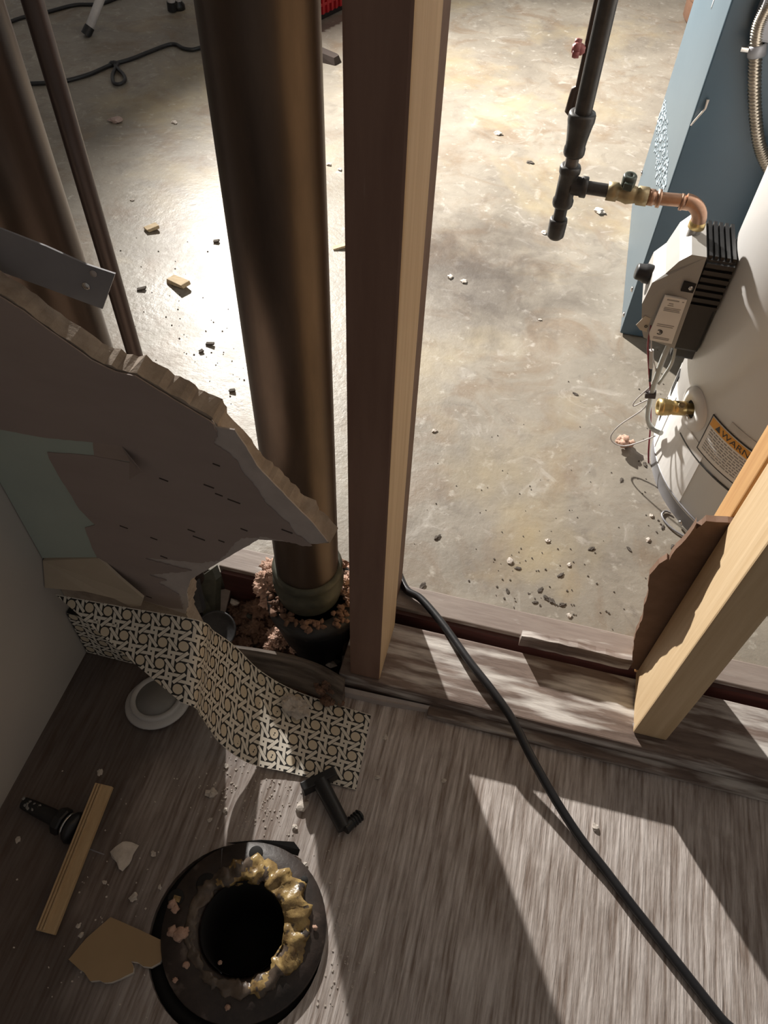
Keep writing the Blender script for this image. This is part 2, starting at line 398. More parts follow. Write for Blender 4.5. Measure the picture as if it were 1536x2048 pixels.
# torn hardboard
hb = [PY(*p,.534) for p in [(1265,1312),(1270,1275),(1284,1240),(1288,1210),(1297,1180),(1299,1150),(1308,1140),(1318,1128),(1334,1118),(1338,1122),(1352,1098),(1372,1078),(1388,1056),(1393,1046),(1392,1058),(1404,1050),(1412,1042),(1432,1044),(1456,1045)]]
hb = jag(hb, .0012, .008)
hb += [Vector((.262,.534,hb[-1].z)), Vector((.262,.534,.04)), Vector((.226,.534,.045))]
mb = MB().prism(hb, (0,.008,0)); o = mb.obj('hardboard_panel', m_hard)
tag(o, 'torn brown hardboard sheet nailed behind the pale stud', 'panel')
# far floor plank on the basement side, with a red front
r = empty('floor_plank', (.3,.578,0))
MB().box(-.36,1.3,.560,.598,0,.021,bev=.0015).obj('plank', m_plank, r)
MB().box(-.355,1.3,.5535,.5603,-.1,.013).obj('red_edge', m_redwood, r)
tag(r, 'grey-brown painted plank on the floor along the far side of the wall', 'plank')
# broken chunk of plank leaning in the gap
a, b = PZ(1044,1270,.066), PZ(1268,1322,.066)
ys = (a.y+b.y)/2; n_ = 12
tf = [Vector((a.x+(b.x-a.x)*k/n_, ys+rnd.uniform(-.0008,.0008), .066+rnd.uniform(-.0015,.001))) for k in range(n_+1)]
sec = [(0,0,0),(0,.010,-.002),(0,.014,-.0275),(0,.001,-.0275)]
vs = [p+Vector(q) for p in tf for q in sec]; m_ = len(sec)
fs = [(i*m_+k, i*m_+(k+1)%m_, (i+1)*m_+(k+1)%m_, (i+1)*m_+k) for i in range(n_) for k in range(m_)]+[tuple(range(m_)), tuple(n_*m_+k for k in range(m_))[::-1]]
o = MB().add(vs, fs).obj('broken_board', m_plate)
tag(o, 'short broken board with white worn edge, lying in the gap beside the pale stud', 'board')
# plaster remnant along the plate front
mb = MB(); 
mb.loft([PZ(683,1372,.014),PZ(770,1392,.014),PZ(862,1412,.012),PZ(868,1420,.01),PZ(770,1404,.012),PZ(690,1384,.012)],
        [PZ(683,1380,0),PZ(770,1400,0),PZ(862,1420,0),PZ(872,1428,0),PZ(770,1412,0),PZ(690,1394,0)])
o = mb.obj('plaster_strip', m_white_paper); tag(o, 'crumbling whitish plaster strip at the foot of the reddish stud', 'plaster')
mb = MB().box(-.02,1.3,.418,.4325,0,.012,bev=.002)
o = mb.obj('floor_trim', m_plate); tag(o, 'low dark wooden trim along the front of the bottom plate', 'trim')
# top plate and joist (out of view; carry the studs, the pipes and the lamp)
o = MB().box(-.6,1.3,.43,.60,2.3,2.34).obj('trim_1', m_pine); struct(o, 'unseen wooden top plate above the studs', 'plate')
o = MB().box(-.70,-.63,.43,3.2,2.34,2.48).obj('ceiling_joist_unseen', m_pine); struct(o, 'unseen wooden ceiling joist across the basement', 'joist')
o = MB().box(-.03,.05,.43,3.2,2.34,2.48).obj('ceiling_joist_unseen', m_pine); struct(o, 'unseen wooden ceiling joist over the gas pipe', 'joist')

# ------------------------------------------------------------------ torn drywall
YW = .405
W = lambda px, py, y=YW: PY(px, py, y)
top_front = [(0,587),(49,617),(98,654),(140,682),(166,700),(184,715),(234,738),(273,746),(300,762),(350,792),(390,815),(425,835),(437,858),(447,872),(470,890),(488,910),(505,935),(532,962),(560,988),(590,1015),(622,1045),(660,1086)]
low_edge = [(640,1087),(615,1090),(600,1086),(560,1081),(535,1077),(515,1077),(500,1090),(478,1101),(455,1114),(438,1124),(412,1136),(395,1150),(380,1160),(374,1180),(378,1205),(372,1228)]
pf = [W(*p) for p in top_front]; pl = [W(*p) for p in low_edge]
z_bot = pl[-1].z
front = jag([Vector((-.487,YW,pf[0].z+.075))]+pf, .0013, .0042) + jag(pl, .0013, .0042)
front += [Vector((-.30,YW,.02)), Vector((-.487,YW,.02))]
ctr = Vector((-.36,YW,.25))
back = []
for i, p in enumerate(front):
    q = p + Vector((0,.018,0))
    if p.x > -.33 and p.z > .12: q += (p-ctr).normalized()*(.002+.005*noise.noise(p*90)+.002*noise.noise(p*300))
    back.append(q)
dw = empty('drywall_sheet', (-.38,.415,.02))
MB().loft(front, back).obj('gypsum_core', [m_gyp], dw)
# face paper: pale torn fringe
fr = [p+Vector((0,-.0012,0)) for p in front]
def layer(name, px, dy, th, mt, jamp=.001, extra=None, parent=dw, close=True):
    pts = [W(*p) for p in px]; pts = jag(pts+[pts[0]], jamp, .006)[:-1] if close else pts
    pts = [Vector((max(p.x,-.4865), YW-dy, p.z)) for p in pts]
    return MB().prism(pts, (0,th,0)).obj(name, mt, parent)
inset = [(425,838),(433,852),(470,858),(476,868),(492,890),(515,930),(545,962),(585,1003),(625,1043),(656,1082),(636,1086),(600,1085),(560,1080),(518,1077),(480,1099),(440,1122),(382,1158),(375,1182),(378,1205),(372,1226),(290,1200),(250,1110),(300,1000),(380,880)]
layer('torn_face_paper', inset, .0012, .0014, m_white_paper, .0004)
mint = [(-120,835),(0,853),(95,868),(190,880),(250,888),(270,922),(230,960),(215,1040),(212,1112),(64,1114),(-120,1114)]
layer('mint_painted_face', mint, .0016, .002, m_mint, 0)
pink = [(188,881),(247,888),(268,921),(190,909)]
layer('pink_face_patch', pink, .0021, .001, mat('pink_beige_paint', (.4,.315,.275), rough=.7, bump=.05), .0003)
brown = [(-190,500),(0,588),(49,618),(98,655),(166,702),(186,717),(234,740),(273,748),(300,765),(350,796),(422,838),
 (437,860),(430,884),(462,905),(476,918),(488,942),(522,985),(535,1005),(548,1016),(575,1040),(590,1062),(615,1080),(625,1088),
 (600,1086),(560,1076),(535,1070),(485,1072),(468,1088),(458,1098),(440,1118),(400,1122),(350,1117),(292,1113),(330,1124),(385,1138),(352,1142),(300,1146),(335,1158),(318,1162),(360,1186),(368,1215),(340,1212),(285,1196),(240,1156),(198,1116),
 (186,1092),(172,1052),(192,1046),(162,1016),(140,980),(121,950),(101,914),(97,901),(190,908),(258,921),(268,922),(247,889),(190,881),(95,872),(0,855),(-190,822)]
rnd = random.Random(21)
bp3 = [W(*p) for p in brown]; k0, k1 = brown.index((422,838)), brown.index((368,1215))
bp3 = jag(bp3[:k0+1], .0003, .006)[:-1] + jag(bp3[k0:k1+1], .0012, .0032)[:-1] + jag(bp3[k1:], .0004, .006)
bp3 = [Vector((max(p.x,-.4865), YW-.0026, p.z)) for p in bp3]
MB().prism(bp3, (0,.0012,0)).obj('brown_paper_layer', m_brown, dw)
# little curled flap of the brown paper
fl = [W(247,889), W(298,919)+Vector((0,-.012,0)), W(275,932)+Vector((0,-.014,0)), W(262,916)]
fl = [p+Vector((0,-.0032,0)) for p in fl]
MB().prism(fl, (0,.0006,0)).obj('curled_flap', m_brown, dw)
# dark gouges in the brown paper
m_gouge = mat('dark_gouge', (.07,.05,.043), rough=.9)
for gx, gy in [(435,925),(420,968),(440,985),(470,998),(330,955),(250,1050),(385,1057),(445,1078),(310,1073),(490,1055),(576,1058),(400,1072),(330,1110),(300,1190)]:
    c = W(gx, gy); L_ = rnd.uniform(.003,.007)
    MB().obox(Vector((c.x, YW-.0028, c.z)), (L_,.0004,.0006), Matrix.Rotation(.25,3,'Y')).obj('gouge_mark', m_gouge, dw)
tag(dw, 'torn drywall sheet with brown paper face and a mint painted patch', 'drywall')
# broken tan board below the mint face
tp = [W(66,1117,.402), W(197,1117,.402), W(243,1160,.394), W(287,1197,.388), W(282,1212,.387), W(262,1214,.386), W(225,1196,.386), W(170,1183,.386), (-.4865,.386,W(100,1178,.386).z)]
tp = [Vector((max(Vector(p).x,-.4865), Vector(p).y, Vector(p).z)) for p in tp]
o = MB().prism(tp, (0,.003,.001)).obj('tan_drywall_piece', m_tan); tag(o, 'tan bare drywall piece under the mint patch, above the cane-pattern paper', 'drywall')

# metal strap over the pipes
sp_ = [PY(*p,.432) for p in [(-60,440),(0,457),(90,492),(170,528),(230,548)]]; sb_ = [PY(*p,.432) for p in [(205,618),(150,598),(98,578),(0,543),(-60,522)]]
r = empty('steel_strap', (sp_[2].x,.433,sb_[2].z))
MB().prism(sp_+sb_, (0,.0015,0)).obj('strap', m_galv, r)
c = PY(172,572,.4315); MB().lathe(c, (0,-1,0), [(0,.0016),(.0014,.0016),(.0032,.001),(.0034,-.0004)], 12).obj('screw', m_chrome, r)
c = PY(187,547,.4315); MB().lathe(c, (0,-1,0), [(0,.0006),(.0028,.0006),(.0028,-.0002)], 12).obj('screw_hole', m_white_paper, r)
tag(r, 'flat grey steel strap with a screw, crossing in front of two pipes', 'strap')

# ------------------------------------------------------------------ pipes in the wall
PC0 = Vector((-.206,.517,0)); PR = .0395
r = empty('soil_pipe', (PC0.x,PC0.y,-.1))
MB().lathe(PC0, (0,0,1), [(PR,.135),(PR,2.3)], 40).obj('copper_pipe', m_copper, r)
MB().lathe(PC0, (0,0,1), [(.0415,.085),(.0435,.10),(.0455,.108),(.046,.116),(.0435,.122),(.0430,.133),(.0448,.137),(.0448,.142),(.0415,.146),(PR-.001,.146)], 40).obj('patina_collar', m_patina, r)
MB().lathe(PC0+Vector((.006,0,0)), (0,0,1), [(.036,-.1),(.037,-.055),(.043,-.03),(.05,0),(.056,.03),(.0605,.055),(.063,.058),(.063,.072),(.06,.076),(.05,.078),(.045,.078)], 40).obj('cast_iron_hub', m_iron, r)
tag(r, 'wide copper soil pipe set into a black cast iron hub', 'pipe')
r = empty('vent_pipe', (-.4395,.518,-.1))
MB().lathe((-.4395,.518,0), (0,0,1), [(.0395,-.1),(.0395,2.3)], 40).obj('copper_pipe', m_copper, r)
MB().lathe((-.4395,.518,0), (0,0,1), [(.042,-.1),(.042,-.02),(.0395,-.018)], 32).obj('collar', m_patina, r)
tag(r, 'second wide copper pipe behind the steel strap', 'pipe')
r = empty('water_pipe', (-.379,.533,-.1))
MB().lathe((-.379,.533,0), (0,0,1), [(.0078,-.1),(.0078,2.3)], 18).obj('pipe', mat('dark_tarnished_copper', (.13,.1,.09), (.08,.06,.055), rough=.42, metal=.6, scale=14, stretch=(1,1,.3)), r)
MB().lathe((-.379,.533,0), (0,0,1), [(.0078,.2),(.0098,.202),(.0098,.225),(.0078,.227)], 18).obj('coupling', m_copper, r)
tag(r, 'slim dark pipe standing beside the strap and wide copper pipe', 'pipe')

# insulation and rubble in the pit
def wool(name, specs, mt, label, seed):
    mb = MB()
    rr = random.Random(seed)
    for c, rad, n in specs:
        for k in range(n):
            d = Vector((rr.gauss(0,.5)*rad, rr.gauss(0,.5)*rad, rr.gauss(0,.3)*rad)); q = rad*rr.uniform(.22,.5)
            mb.blob(Vector(c)+d, (q*1.2,q,q*.8), seed*50+k, .42, 4.0, 4)
    o = mb.obj(name, mt, flip=False); tag(o, label, 'insulation', kind='stuff'); return o
wool('insulation_tuft', [(Vector((-.262,.545,.045)),.03,10),(Vector((-.262,.535,.085)),.02,8),(PZ(535,1165,.05),.016,6)], m_wool, 'pink insulation tuft packed left of the black pipe hub', 1)
wool('insulation_tuft', [(Vector((-.158,.565,.06)),.03,10),(Vector((-.155,.545,.09)),.018,6)], m_wool, 'pink insulation tuft between the copper soil pipe and the stud', 2)
wool('insulation_tuft', [(PZ(560,1275,-.02),.017,12),(PZ(580,1283,-.02),.012,8)], m_wool, 'bright pink insulation lump at the foot of the black pipe hub', 3)
wool('insulation_bed', [(Vector((-.29,.5,-.075)),.04,14),(Vector((-.25,.46,-.08)),.04,12),(Vector((-.33,.48,-.08)),.04,10),(Vector((-.3,.54,-.06)),.035,10),(Vector((-.2,.45,-.085)),.03,8)], m_wool_dirty, 'dirty brown insulation filling the open pit', 4)
wool('insulation_tuft', [(PZ(655,1375,.02),.012,8),(PZ(650,1400,.01),.010,7),(PZ(670,1395,.01),.009,5)], m_wool_dirty, 'brown insulation tuft spilling onto the cane-pattern paper', 5)
# insulation ring on the hub top
mb = MB(); rr = random.Random(9)
for k in range(150):
    a = rr.uniform(0, 6.283); rad = rr.uniform(.044,.062)
    mb.blob(PC0+Vector((.006+rad*math.cos(a), rad*math.sin(a), .08+rr.uniform(-.003,.006))), (rr.uniform(.002,.0055),rr.uniform(.002,.005),.003), k, .5, 3, 2)
o = mb.obj('packing_crumbs', m_wool_dirty, flip=False); tag(o, 'crumbly brown packing around the copper pipe in the black hub', 'packing', kind='stuff')
# rubble pieces in the pit
def shard(name, pts, th, mt, label, cat, group=None):
    o = MB().prism(pts, th).obj(name, mt); tag(o, label, cat, group); return o
shard('tile_shard', [PZ(392,1160,.02),PZ(424,1138,.03),PZ(432,1160,.02),PZ(430,1235,-.03),PZ(408,1240,-.03)], (.004,.01,-.002), m_patina, 'dark grey-green shard standing at the edge of the pit', 'shard')
shard('tile_shard', [PZ(377,1180,.03),PZ(392,1163,.03),PZ(405,1225,0),PZ(388,1228,0)], (.002,.008,0), m_iron, 'black broken shard against the torn drywall edge', 'shard')
shard('lath_piece', [PZ(438,1180,-.03),PZ(462,1176,-.03),PZ(448,1235,-.05),PZ(432,1240,-.05)], (0,0,-.006), m_plank, 'brown lath scrap lying on the pit insulation', 'wood scrap')
c = PZ(432,1262,-.02)
MB_ = MB().lathe(c, (.1,-.3,1), [(0,0),(.027,0),(.029,.002),(.029,.004),(.026,.004),(.0255,.0025),(0,.0025)], 28)
o = MB_.obj('metal_lid', m_iron); tag(o, 'dark round metal lid in the pit behind the cane-pattern paper', 'lid')
for i, (px, py, s) in enumerate([(470,1205,10),(500,1232,9),(525,1228,8),(445,1205,8),(660,1330,12),(672,1322,9),(690,1318,10),(455,1190,7)]):
    z = -.045 if py < 1300 else -.06
    p = PZ(px, py, z); k = s/1600
    o = MB().blob(p, (k*1.3,k,k*.7), i+30, .5, 2.2, 1, smooth=False).obj('rubble_stone', [m_plaster, m_patina][i % 2])
    tag(o, 'small broken stone in the open pit', 'stone', 'stones in the open pit')
# bowed baseboard remnant
tpz = [PZ(*p,.05) for p in [(405,1290),(430,1292),(500,1300),(580,1315),(640,1335),(688,1362)]]
tpz = curve(tpz, 6); n = len(tpz)
mb = MB(); vs = []
for i, p in enumerate(tpz):
    lean = Vector((0,-.018,0))
    for q in (p, p+Vector((.0,.004,0)), p+lean*.2+Vector((0,.004,-.07)), p+lean+Vector((0,0,-.0495))): vs.append(q)
fs = [(i*4+k, i*4+(k+1)%4, (i+1)*4+(k+1)%4, (i+1)*4+k) for i in range(n-1) for k in range(4)] + [(0,1,2,3), tuple((n-1)*4+k for k in (3,2,1,0))]
mb.add(vs, fs)
o = mb.obj('bowed_baseboard', mat('mouldy_wood', (.26,.21,.17), (.06,.045,.035), rough=.7, scale=18, stretch=(.5,3,5), bump=.4))
tag(o, 'bowed mouldy baseboard remnant curving round the open pit', 'baseboard')

# ------------------------------------------------------------------ cane pattern paper
def clip(poly, a, b, c):   # keep a*u+b*v+c >= 0
    out = []
    for i in range(len(poly)):
        p, q = poly[i], poly[(i+1) % len(poly)]; fp = a*p[0]+b*p[1]+c; fq = a*q[0]+b*q[1]+c
        if fp >= 0: out.append(p)
        if (fp >= 0) != (fq >= 0):
            t = fp/(fp-fq); out.append((p[0]+(q[0]-p[0])*t, p[1]+(q[1]-p[1])*t))
    return out
def bar(c, d, hl, hw):
    d = (d[0]/math.hypot(*d), d[1]/math.hypot(*d)); n = (-d[1], d[0])
    return [(c[0]+d[0]*a*hl+n[0]*b*hw, c[1]+d[1]*a*hl+n[1]*b*hw) for a, b in ((-1,-1),(1,-1),(1,1),(-1,1))]
def cell_shapes():
    S = []   # (polygon, material, level) in cell units
    disc = [(.235*math.cos(k*math.pi/8), .235*math.sin(k*math.pi/8)) for k in range(16)]
    S.append((disc, 1, 0))
    W_ = .076; K = .02
    def strand(c, d, hl, lev): S.append((bar(c, d, hl+.0, W_+K), 2, lev)); S.append((bar(c, d, hl-.012, W_), 0, lev+1))
    for u in (.385,.615): strand((u,.28 if u < .5 else .8),(0,1),.35,2)
    for v in (.385,.615): strand((.8 if v < .5 else .28, v),(1,0),.35,2)
    for du in (.5,):
        pass
    strand((0,.5),(1,-1),.37,4); strand((.5,0),(1,1),.37,4)
    return S
CELLS = cell_shapes()
def cane_sheet(name, Tst, Bst, cell, clips, parent=None, off_u=0, off_v=0, flipn=False):
    "paper through stations T (top edge) and B (bottom edge)"
    T = curve(Tst, 8); B = curve(Bst, 8); n = len(T)
    us = [0]
    for i in range(1, n): us.append(us[-1] + ((T[i]-T[i-1]).length+(B[i]-B[i-1]).length)/2)
    L_ = us[-1]; Wd = sum((a-b).length for a, b in zip(T, B))/n
    NRM = []
    for i in range(n):
        t = (T[min(i+1,n-1)]-T[max(i-1,0)]) + (B[min(i+1,n-1)]-B[max(i-1,0)]); w = B[i]-T[i]
        nn = w.cross(t).normalized()
        NRM.append(-nn if flipn else nn)
    def S(u, v, h):
        u = min(max(u, 0), L_); i = 0
        while i < n-2 and us[i+1] < u: i += 1
        f = (u-us[i])/(us[i+1]-us[i]); t = v/Wd
        a = T[i].lerp(B[i], t); b = T[i+1].lerp(B[i+1], t); nn = NRM[i].lerp(NRM[i+1], f).normalized()
        return a.lerp(b, f) + nn*h
    def C(poly):
        for (p, q) in clips(L_, Wd):
            a, b = -(q[1]-p[1]), (q[0]-p[0])
            poly = clip(poly, a, b, -(a*p[0]+b*p[1]))
            if len(poly) < 3: return []
        return poly
    cuts = us
    def emit(mb, poly, h):
        # split at the station lines so that the print follows the curl
        u0 = min(p[0] for p in poly); u1 = max(p[0] for p in poly)
        edges = [u0] + [c for c in cuts if u0+1e-5 < c < u1-1e-5] + [u1]
        for a, b in zip(edges[:-1], edges[1:]):
            q = clip(clip(poly, 1, 0, -a), -1, 0, b)
            if len(q) >= 3: mb.add([S(x, y, h) for x, y in q], [tuple(range(len(q)))])
    # backing sheet
    bk = MB(); full = C([(0,0),(L_,0),(L_,Wd),(0,Wd)])
    def emit_sheet(mb, h, nv_=28):
        for j in range(nv_):
            q = clip(clip(full, 0, 1, -Wd*j/nv_), 0, -1, Wd*(j+1)/nv_)
            if len(q) >= 3: emit(mb, q, h)
    emit_sheet(bk, 0); emit_sheet(bk, -.0006)
    sheet = bk.obj(name, m_print_cream if parent is None else m_print_cream, parent, flip=False) if parent is not None else None
    pr = MB()
    mats_ = [m_print_cream, m_print_tan, m_print_black]
    pr.cur = 2; emit_sheet(pr, .0001)
    nu, nv = int(L_/cell)+2, int(Wd/cell)+2
    for poly, mi, lev in sorted(CELLS, key=lambda s: s[2]):
        pr.cur = mi
        for i in range(-1, nu):
            for j in range(-1, nv):
                q = [((x+i+off_u)*cell, (y+j+off_v)*cell) for x, y in poly]
                q = clip(clip(clip(clip(q, 1,0,0), -1,0,L_), 0,1,0), 0,-1,Wd)
                if len(q) < 3: continue
                q = C(q)
                if len(q) >= 3: emit(pr, q, .00016+.00005*lev)
    pr.obj('printed_pattern', mats_, parent, flip=False)
    return sheet
T2, B2 = PD(395,1240,.86), PD(372,1408,.85); T0 = PD(106,1188,.918); T1 = PD(250,1214,.885); w = B2-T2
Tst = [T0, T1, T2, PZ(428,1262,.13), PZ(470,1292,.085), PZ(522,1342,.036), PZ(600,1385,.008), PZ(742,1430,.0025)]
Bst = [T0+w, T1+w, B2, PZ(402,1434,.105), PZ(440,1487,.04), PZ(500,1527,.010), PZ(580,1546,.0035), PZ(712,1580,.0025)]
r = empty('cane_pattern_paper', PZ(600,1480,0))
cut = (T2-T0).length
cane_sheet('paper', Tst, Bst, .0262, lambda L_, Wd: [((.0,-.001),(cut*.98,Wd))] and [((cut*.98,Wd),(0,-.001))] if False else [((0,0),(0,0))] and [((cut*.98,Wd),(.0,-.002))], r, .1, .35)
tag(r, 'peeled strip of cane-weave pattern paper curling down onto the floor', 'paper')
# the stretch still stuck to the wall base
r = empty('wall_base_paper', (-.43,.396,0))
cane_sheet('paper', [Vector((-.486,.394,.10)),Vector((-.42,.394,.10)),Vector((-.33,.394,.085))], [Vector((-.486,.392,.002)),Vector((-.42,.392,.002)),Vector((-.33,.392,.002))], .0262, lambda L_, Wd: [], r, .3, .2)
MB().box(-.4865,-.325,.3955,.4045,.001,.10).obj('backing_board', m_print_black, r)
tag(r, 'cane-weave pattern paper still stuck to the foot of the wall corner', 'paper')

# ------------------------------------------------------------------ bathroom floor things
# toilet flange
fz = .0
r = empty('toilet_flange', (FC.x,FC.y,0))
MB().lathe(FC, (0,0,1), [(.047,-.12),(.047,.006),(.05,.009),(.0885,.008),(FR,.005),(FR,.0006),(.075,.0004),(.075,-.01)], 64).obj('flange_ring', m_flange, r)
MB().lathe(FC, (0,0,1), [(.0465,.012),(.0455,.004),(.0445,-.12),(.0001,-.12)], 48).obj('drain_throat', m_felt, r)
rr = random.Random(5)
mb = MB(); prof = []
seg, ring = 150, 18; vs = []
for i in range(seg):
    a = 2*math.pi*i/seg; d = Vector((math.cos(a), math.sin(a), 0))
    # wax is thick and yellow towards the wall and on the right, thin in front
    k = .5+.5*math.cos(a-math.radians(50)); k = .35+.65*k; k *= 1+.35*noise.noise(d*3.1+Vector((5,0,0)))
    for j in range(ring):
        b = 2*math.pi*j/ring; p = d*(.0575+.0150*k*math.cos(b)) ; p.z = .008+.0085*k*math.sin(b)
        nn = noise.noise(Vector((p.x*95, p.y*95, p.z*140)))*.0075*k + noise.noise(Vector((p.x*260, p.y*260, p.z*260)))*.003
        p += d*math.cos(b)*nn*1.2 + Vector((0,0,math.sin(b)*nn))
        if math.hypot(p.x,p.y) < .044: p *= .044/math.hypot(p.x,p.y)
        vs.append(FC+p)
fs = [(i*ring+j, i*ring+(j+1)%ring, ((i+1)%seg)*ring+(j+1)%ring, ((i+1)%seg)*ring+j) for i in range(seg) for j in range(ring)]
mb.add(vs, fs, True)
mb.m = []
for f_ in fs:
    p = vs[f_[0]]-FC; a = math.atan2(p.y, p.x)
    mb.m.append(0 if math.cos(a-math.radians(35))+1.3*noise.noise(p*70) > .2 else 1)
mb.obj('wax_ring', [m_wax, m_wax_dirty], r)
for (px, py, rad) in [(512,1706,.0072),(413,1768,.0105),(352,1795,.008),(608,1760,.004)]:
    c = PZ(px, py, .0085); MB().lathe(c, (0,0,1), [(0,.0006),(rad,.0006),(rad*1.12,.0001),(rad*1.12,-.002)], 20).obj('bolt_hole', m_felt, r)
for (px, py, s) in [(345,1808,9),(350,1818,8),(360,1870,14),(345,1862,10),(370,1862,8),(372,1930,6),(350,1960,5),(455,2015,5),(440,1925,4),(595,1880,7),(630,1855,5)]:
    MB().blob(PZ(px,py,.011), (s/1700,s/1900,s/3000), px, .5, 2.4, 2).obj('crumb', m_wool, r)
MB().box(-.004,.004,-.003,.003,0,.002, None).obj('wax_flake', m_wax, r).location = PZ(354,1798,.009)-r.location
tag(r, 'rusty black toilet flange with yellow wax round the open drain hole', 'toilet flange')
# black felt under it, one corner sticking out
fe = [(FC.x+.0955*math.cos(a), FC.y+.0955*math.sin(a)) for a in [2*math.pi*i/40 for i in range(40)]]
o = MB().lathe(FG+Vector((0,0,-.03)), (0,0,1), [(.080,0),(.0955,0),(.0955,.020),(.080,.020),(.080,0)], 48).obj('felt_gasket', m_felt)
tag(o, 'black felt gasket lining the gap around the toilet flange', 'gasket')
o = MB().prism([PZ(455,1686,.001),PZ(520,1680,.003),PZ(588,1684,.006),PZ(600,1700,.004),PZ(596,1712,.001),PZ(540,1696,.001)], (0,0,.0012)).obj('felt_flap', m_felt)
tag(o, 'black felt flap sticking out from under the toilet flange', 'felt')

# round light trim
c = PZ(318,1402,.0); tx = Vector((-.12,.1,1)).normalized()
r = empty('light_trim', c)
MB().lathe(c, tx, [(.026,.001),(.0425,.001),(.0435,.003),(.042,.0048),(.038,.006),(.0345,.0065),(.026,.006),(.026,.001)], 40).obj('outer_ring', m_trimwhite, r)
MB().lathe(c, tx, [(.0345,.0062),(.035,.0105),(.0335,.012),(.0285,.0115),(.0275,.009),(.0275,.006)], 40).obj('inner_ring', m_trimwhite, r)
MB().lathe(c, tx, [(0,.0098),(.0276,.0094),(.0276,.004),(0,.004)], 32).obj('frosted_lens', m_lens, r)
tag(r, 'round white plastic light trim with a frosted grey lens on the floor', 'light trim')

# black T-shaped plastic fitting
a, b = PZ(604,1577,.014), PZ(672,1543,.016); s0, s1 = PZ(640,1562,.015), PZ(689,1657,.014); e1 = PZ(722,1628,.010)
r = empty('tee_fitting', Vector(((a.x+s1.x)/2,(a.y+s1.y)/2,0)))
u = (b-a).normalized(); MB().obox((a+b)/2-Vector((0,0,.004)), ((b-a).length/2,.0058,.0105), rotm(u), .0015).obj('crossbar', m_black, r)
MB().tube([s0, s0.lerp(s1,.5), s1], [.0098,.0092,.0088], 18).obj('stem', m_black, r)
mb = MB().tube([s1, s1.lerp(e1,.6), e1], [.0078,.006,.005], 14)
mb.obj('spout', m_black, r)
mb = MB()
for k in range(4):
    p = s1.lerp(e1, .45+.15*k); mb.lathe(p, e1-s1, [(.0052,-.0012),(.0075,-.0006),(.0075,.0006),(.0052,.0012)], 14)
mb.obj('thread', m_black, r)
tag(r, 'black plastic tee fitting lying on the end of the cane-pattern paper', 'fitting')

# wooden moulding strip and black fitting beneath it
p0 = (PZ(192,1562,.03)+PZ(223,1574,.03))/2; p1 = (PZ(71,1861,.012)+PZ(108,1867,.012))/2
u = (p1-p0); R = rotm(u.normalized()); hl = u.length/2; c = (p0+p1)/2
r = empty('wood_moulding', Vector((c.x,c.y,0)))
MB().obox(c-Vector((0,0,.004)), (hl,.0105,.0035), R, .0006).obj('strip', m_chip if False else mat('raw_pine', (.55,.39,.22), (.45,.31,.165), rough=.7, scale=25, stretch=(6,1,6), bump=.2), r)
for k, off in enumerate((-.0088,-.0052,-.0018)):
    MB().obox(c + R @ Vector((0,off,.0002)), (hl-.001,.0011,.0014), R, .0004).obj('ridge', MATS['raw_pine'], r)
nl = PZ(185,1699,.012); MB().tube([nl-Vector((.012,0,0)), nl+Vector((.014,-.001,-.004))], .0007, 6).obj('nail', m_galv, r)
tag(r, 'ridged raw pine moulding strip with a nail, leaning on a black fitting', 'moulding')
q0, q1 = PZ(48,1606,.010), PZ(118,1640,.013); q2 = PZ(165,1665,.013)
r = empty('drain_fitting', Vector((q1.x,q1.y,0)))
MB().tube([q0, q0.lerp(q1,.4), q1], [.007,.0085,.0095], 16).obj('threaded_stem', m_black, r)
ax = (q2-q1).normalized()
MB().lathe(q1, ax, [(.0095,-.003),(.0145,-.002),(.016,.0),(.016,.007),(.0145,.009),(.0095,.01)], 8, smooth=False).obj('hex_nut', m_black, r)
MB().lathe(q1+ax*.012, ax, [(.010,0),(.0155,.0008),(.0155,.0028),(.010,.0035)], 28).obj('chrome_washer', m_chrome, r)
MB().lathe(q1+ax*.016, ax, [(.0095,0),(.017,.001),(.019,.006),(.017,.010),(.0095,.012),(.0001,.012)], 28).obj('rubber_gasket', m_rubber, r)
mb = MB()
for k in range(12): mb.blob(q0.lerp(q1, rr.uniform(0,.45))+Vector((rr.uniform(-.004,.004),rr.uniform(-.004,.004),.007)), (.0022,.002,.0012), k, .5, 2, 1)
mb.obj('thread_residue', mat('grey_residue', (.3,.29,.28), rough=.9), r)
tag(r, 'black drain fitting with nut and chrome washer beneath the pine moulding', 'drain fitting')

# piece of torn paper board
fp = [(137,1919),(172,1877),(221,1834),(240,1842),(285,1862),(318,1878),(336,1884),(330,1906),(320,1924),(302,1934),(286,1932),(275,1924),(262,1922),(267,1934),(266,1944),(238,1958),(222,1964),(208,1965),(198,1960),(180,1962),(168,1944),(158,1938)]
pts = [PZ(*p,.0065) for p in fp]
r = empty('board_scrap', Vector((sum(p.x for p in pts)/len(pts), sum(p.y for p in pts)/len(pts), 0)))
MB().prism([p+Vector((0,0,0)) for p in pts], (0,0,-.001)).obj('paper_face', m_kraft, r)
lo = [r.location.lerp(p, .985) for p in pts]; lo = [Vector((p.x+.0008, p.y-.0008, .0056)) for p in lo]
MB().prism(lo, (0,0,-.0052)).obj('gypsum_core', m_plaster, r)
tag(r, 'torn brown paper-faced board scrap next to the toilet flange', 'board scrap')

# loose chunk on the cane paper
c = PZ(590,1412,.014); R = rotm((1,-.45,0))
mb = MB().blob(c, (.018,.0125,.0105), 4, .3, 1.7, 4, R, smooth=False)
for i, v in enumerate(mb.v): mb.v[i] = v + Vector((1,1,1))*noise.noise(v*320)*.0014
o = mb.obj('plaster_chunk', m_plaster); tag(o, 'beige plaster chunk resting on the cane-pattern paper', 'plaster')

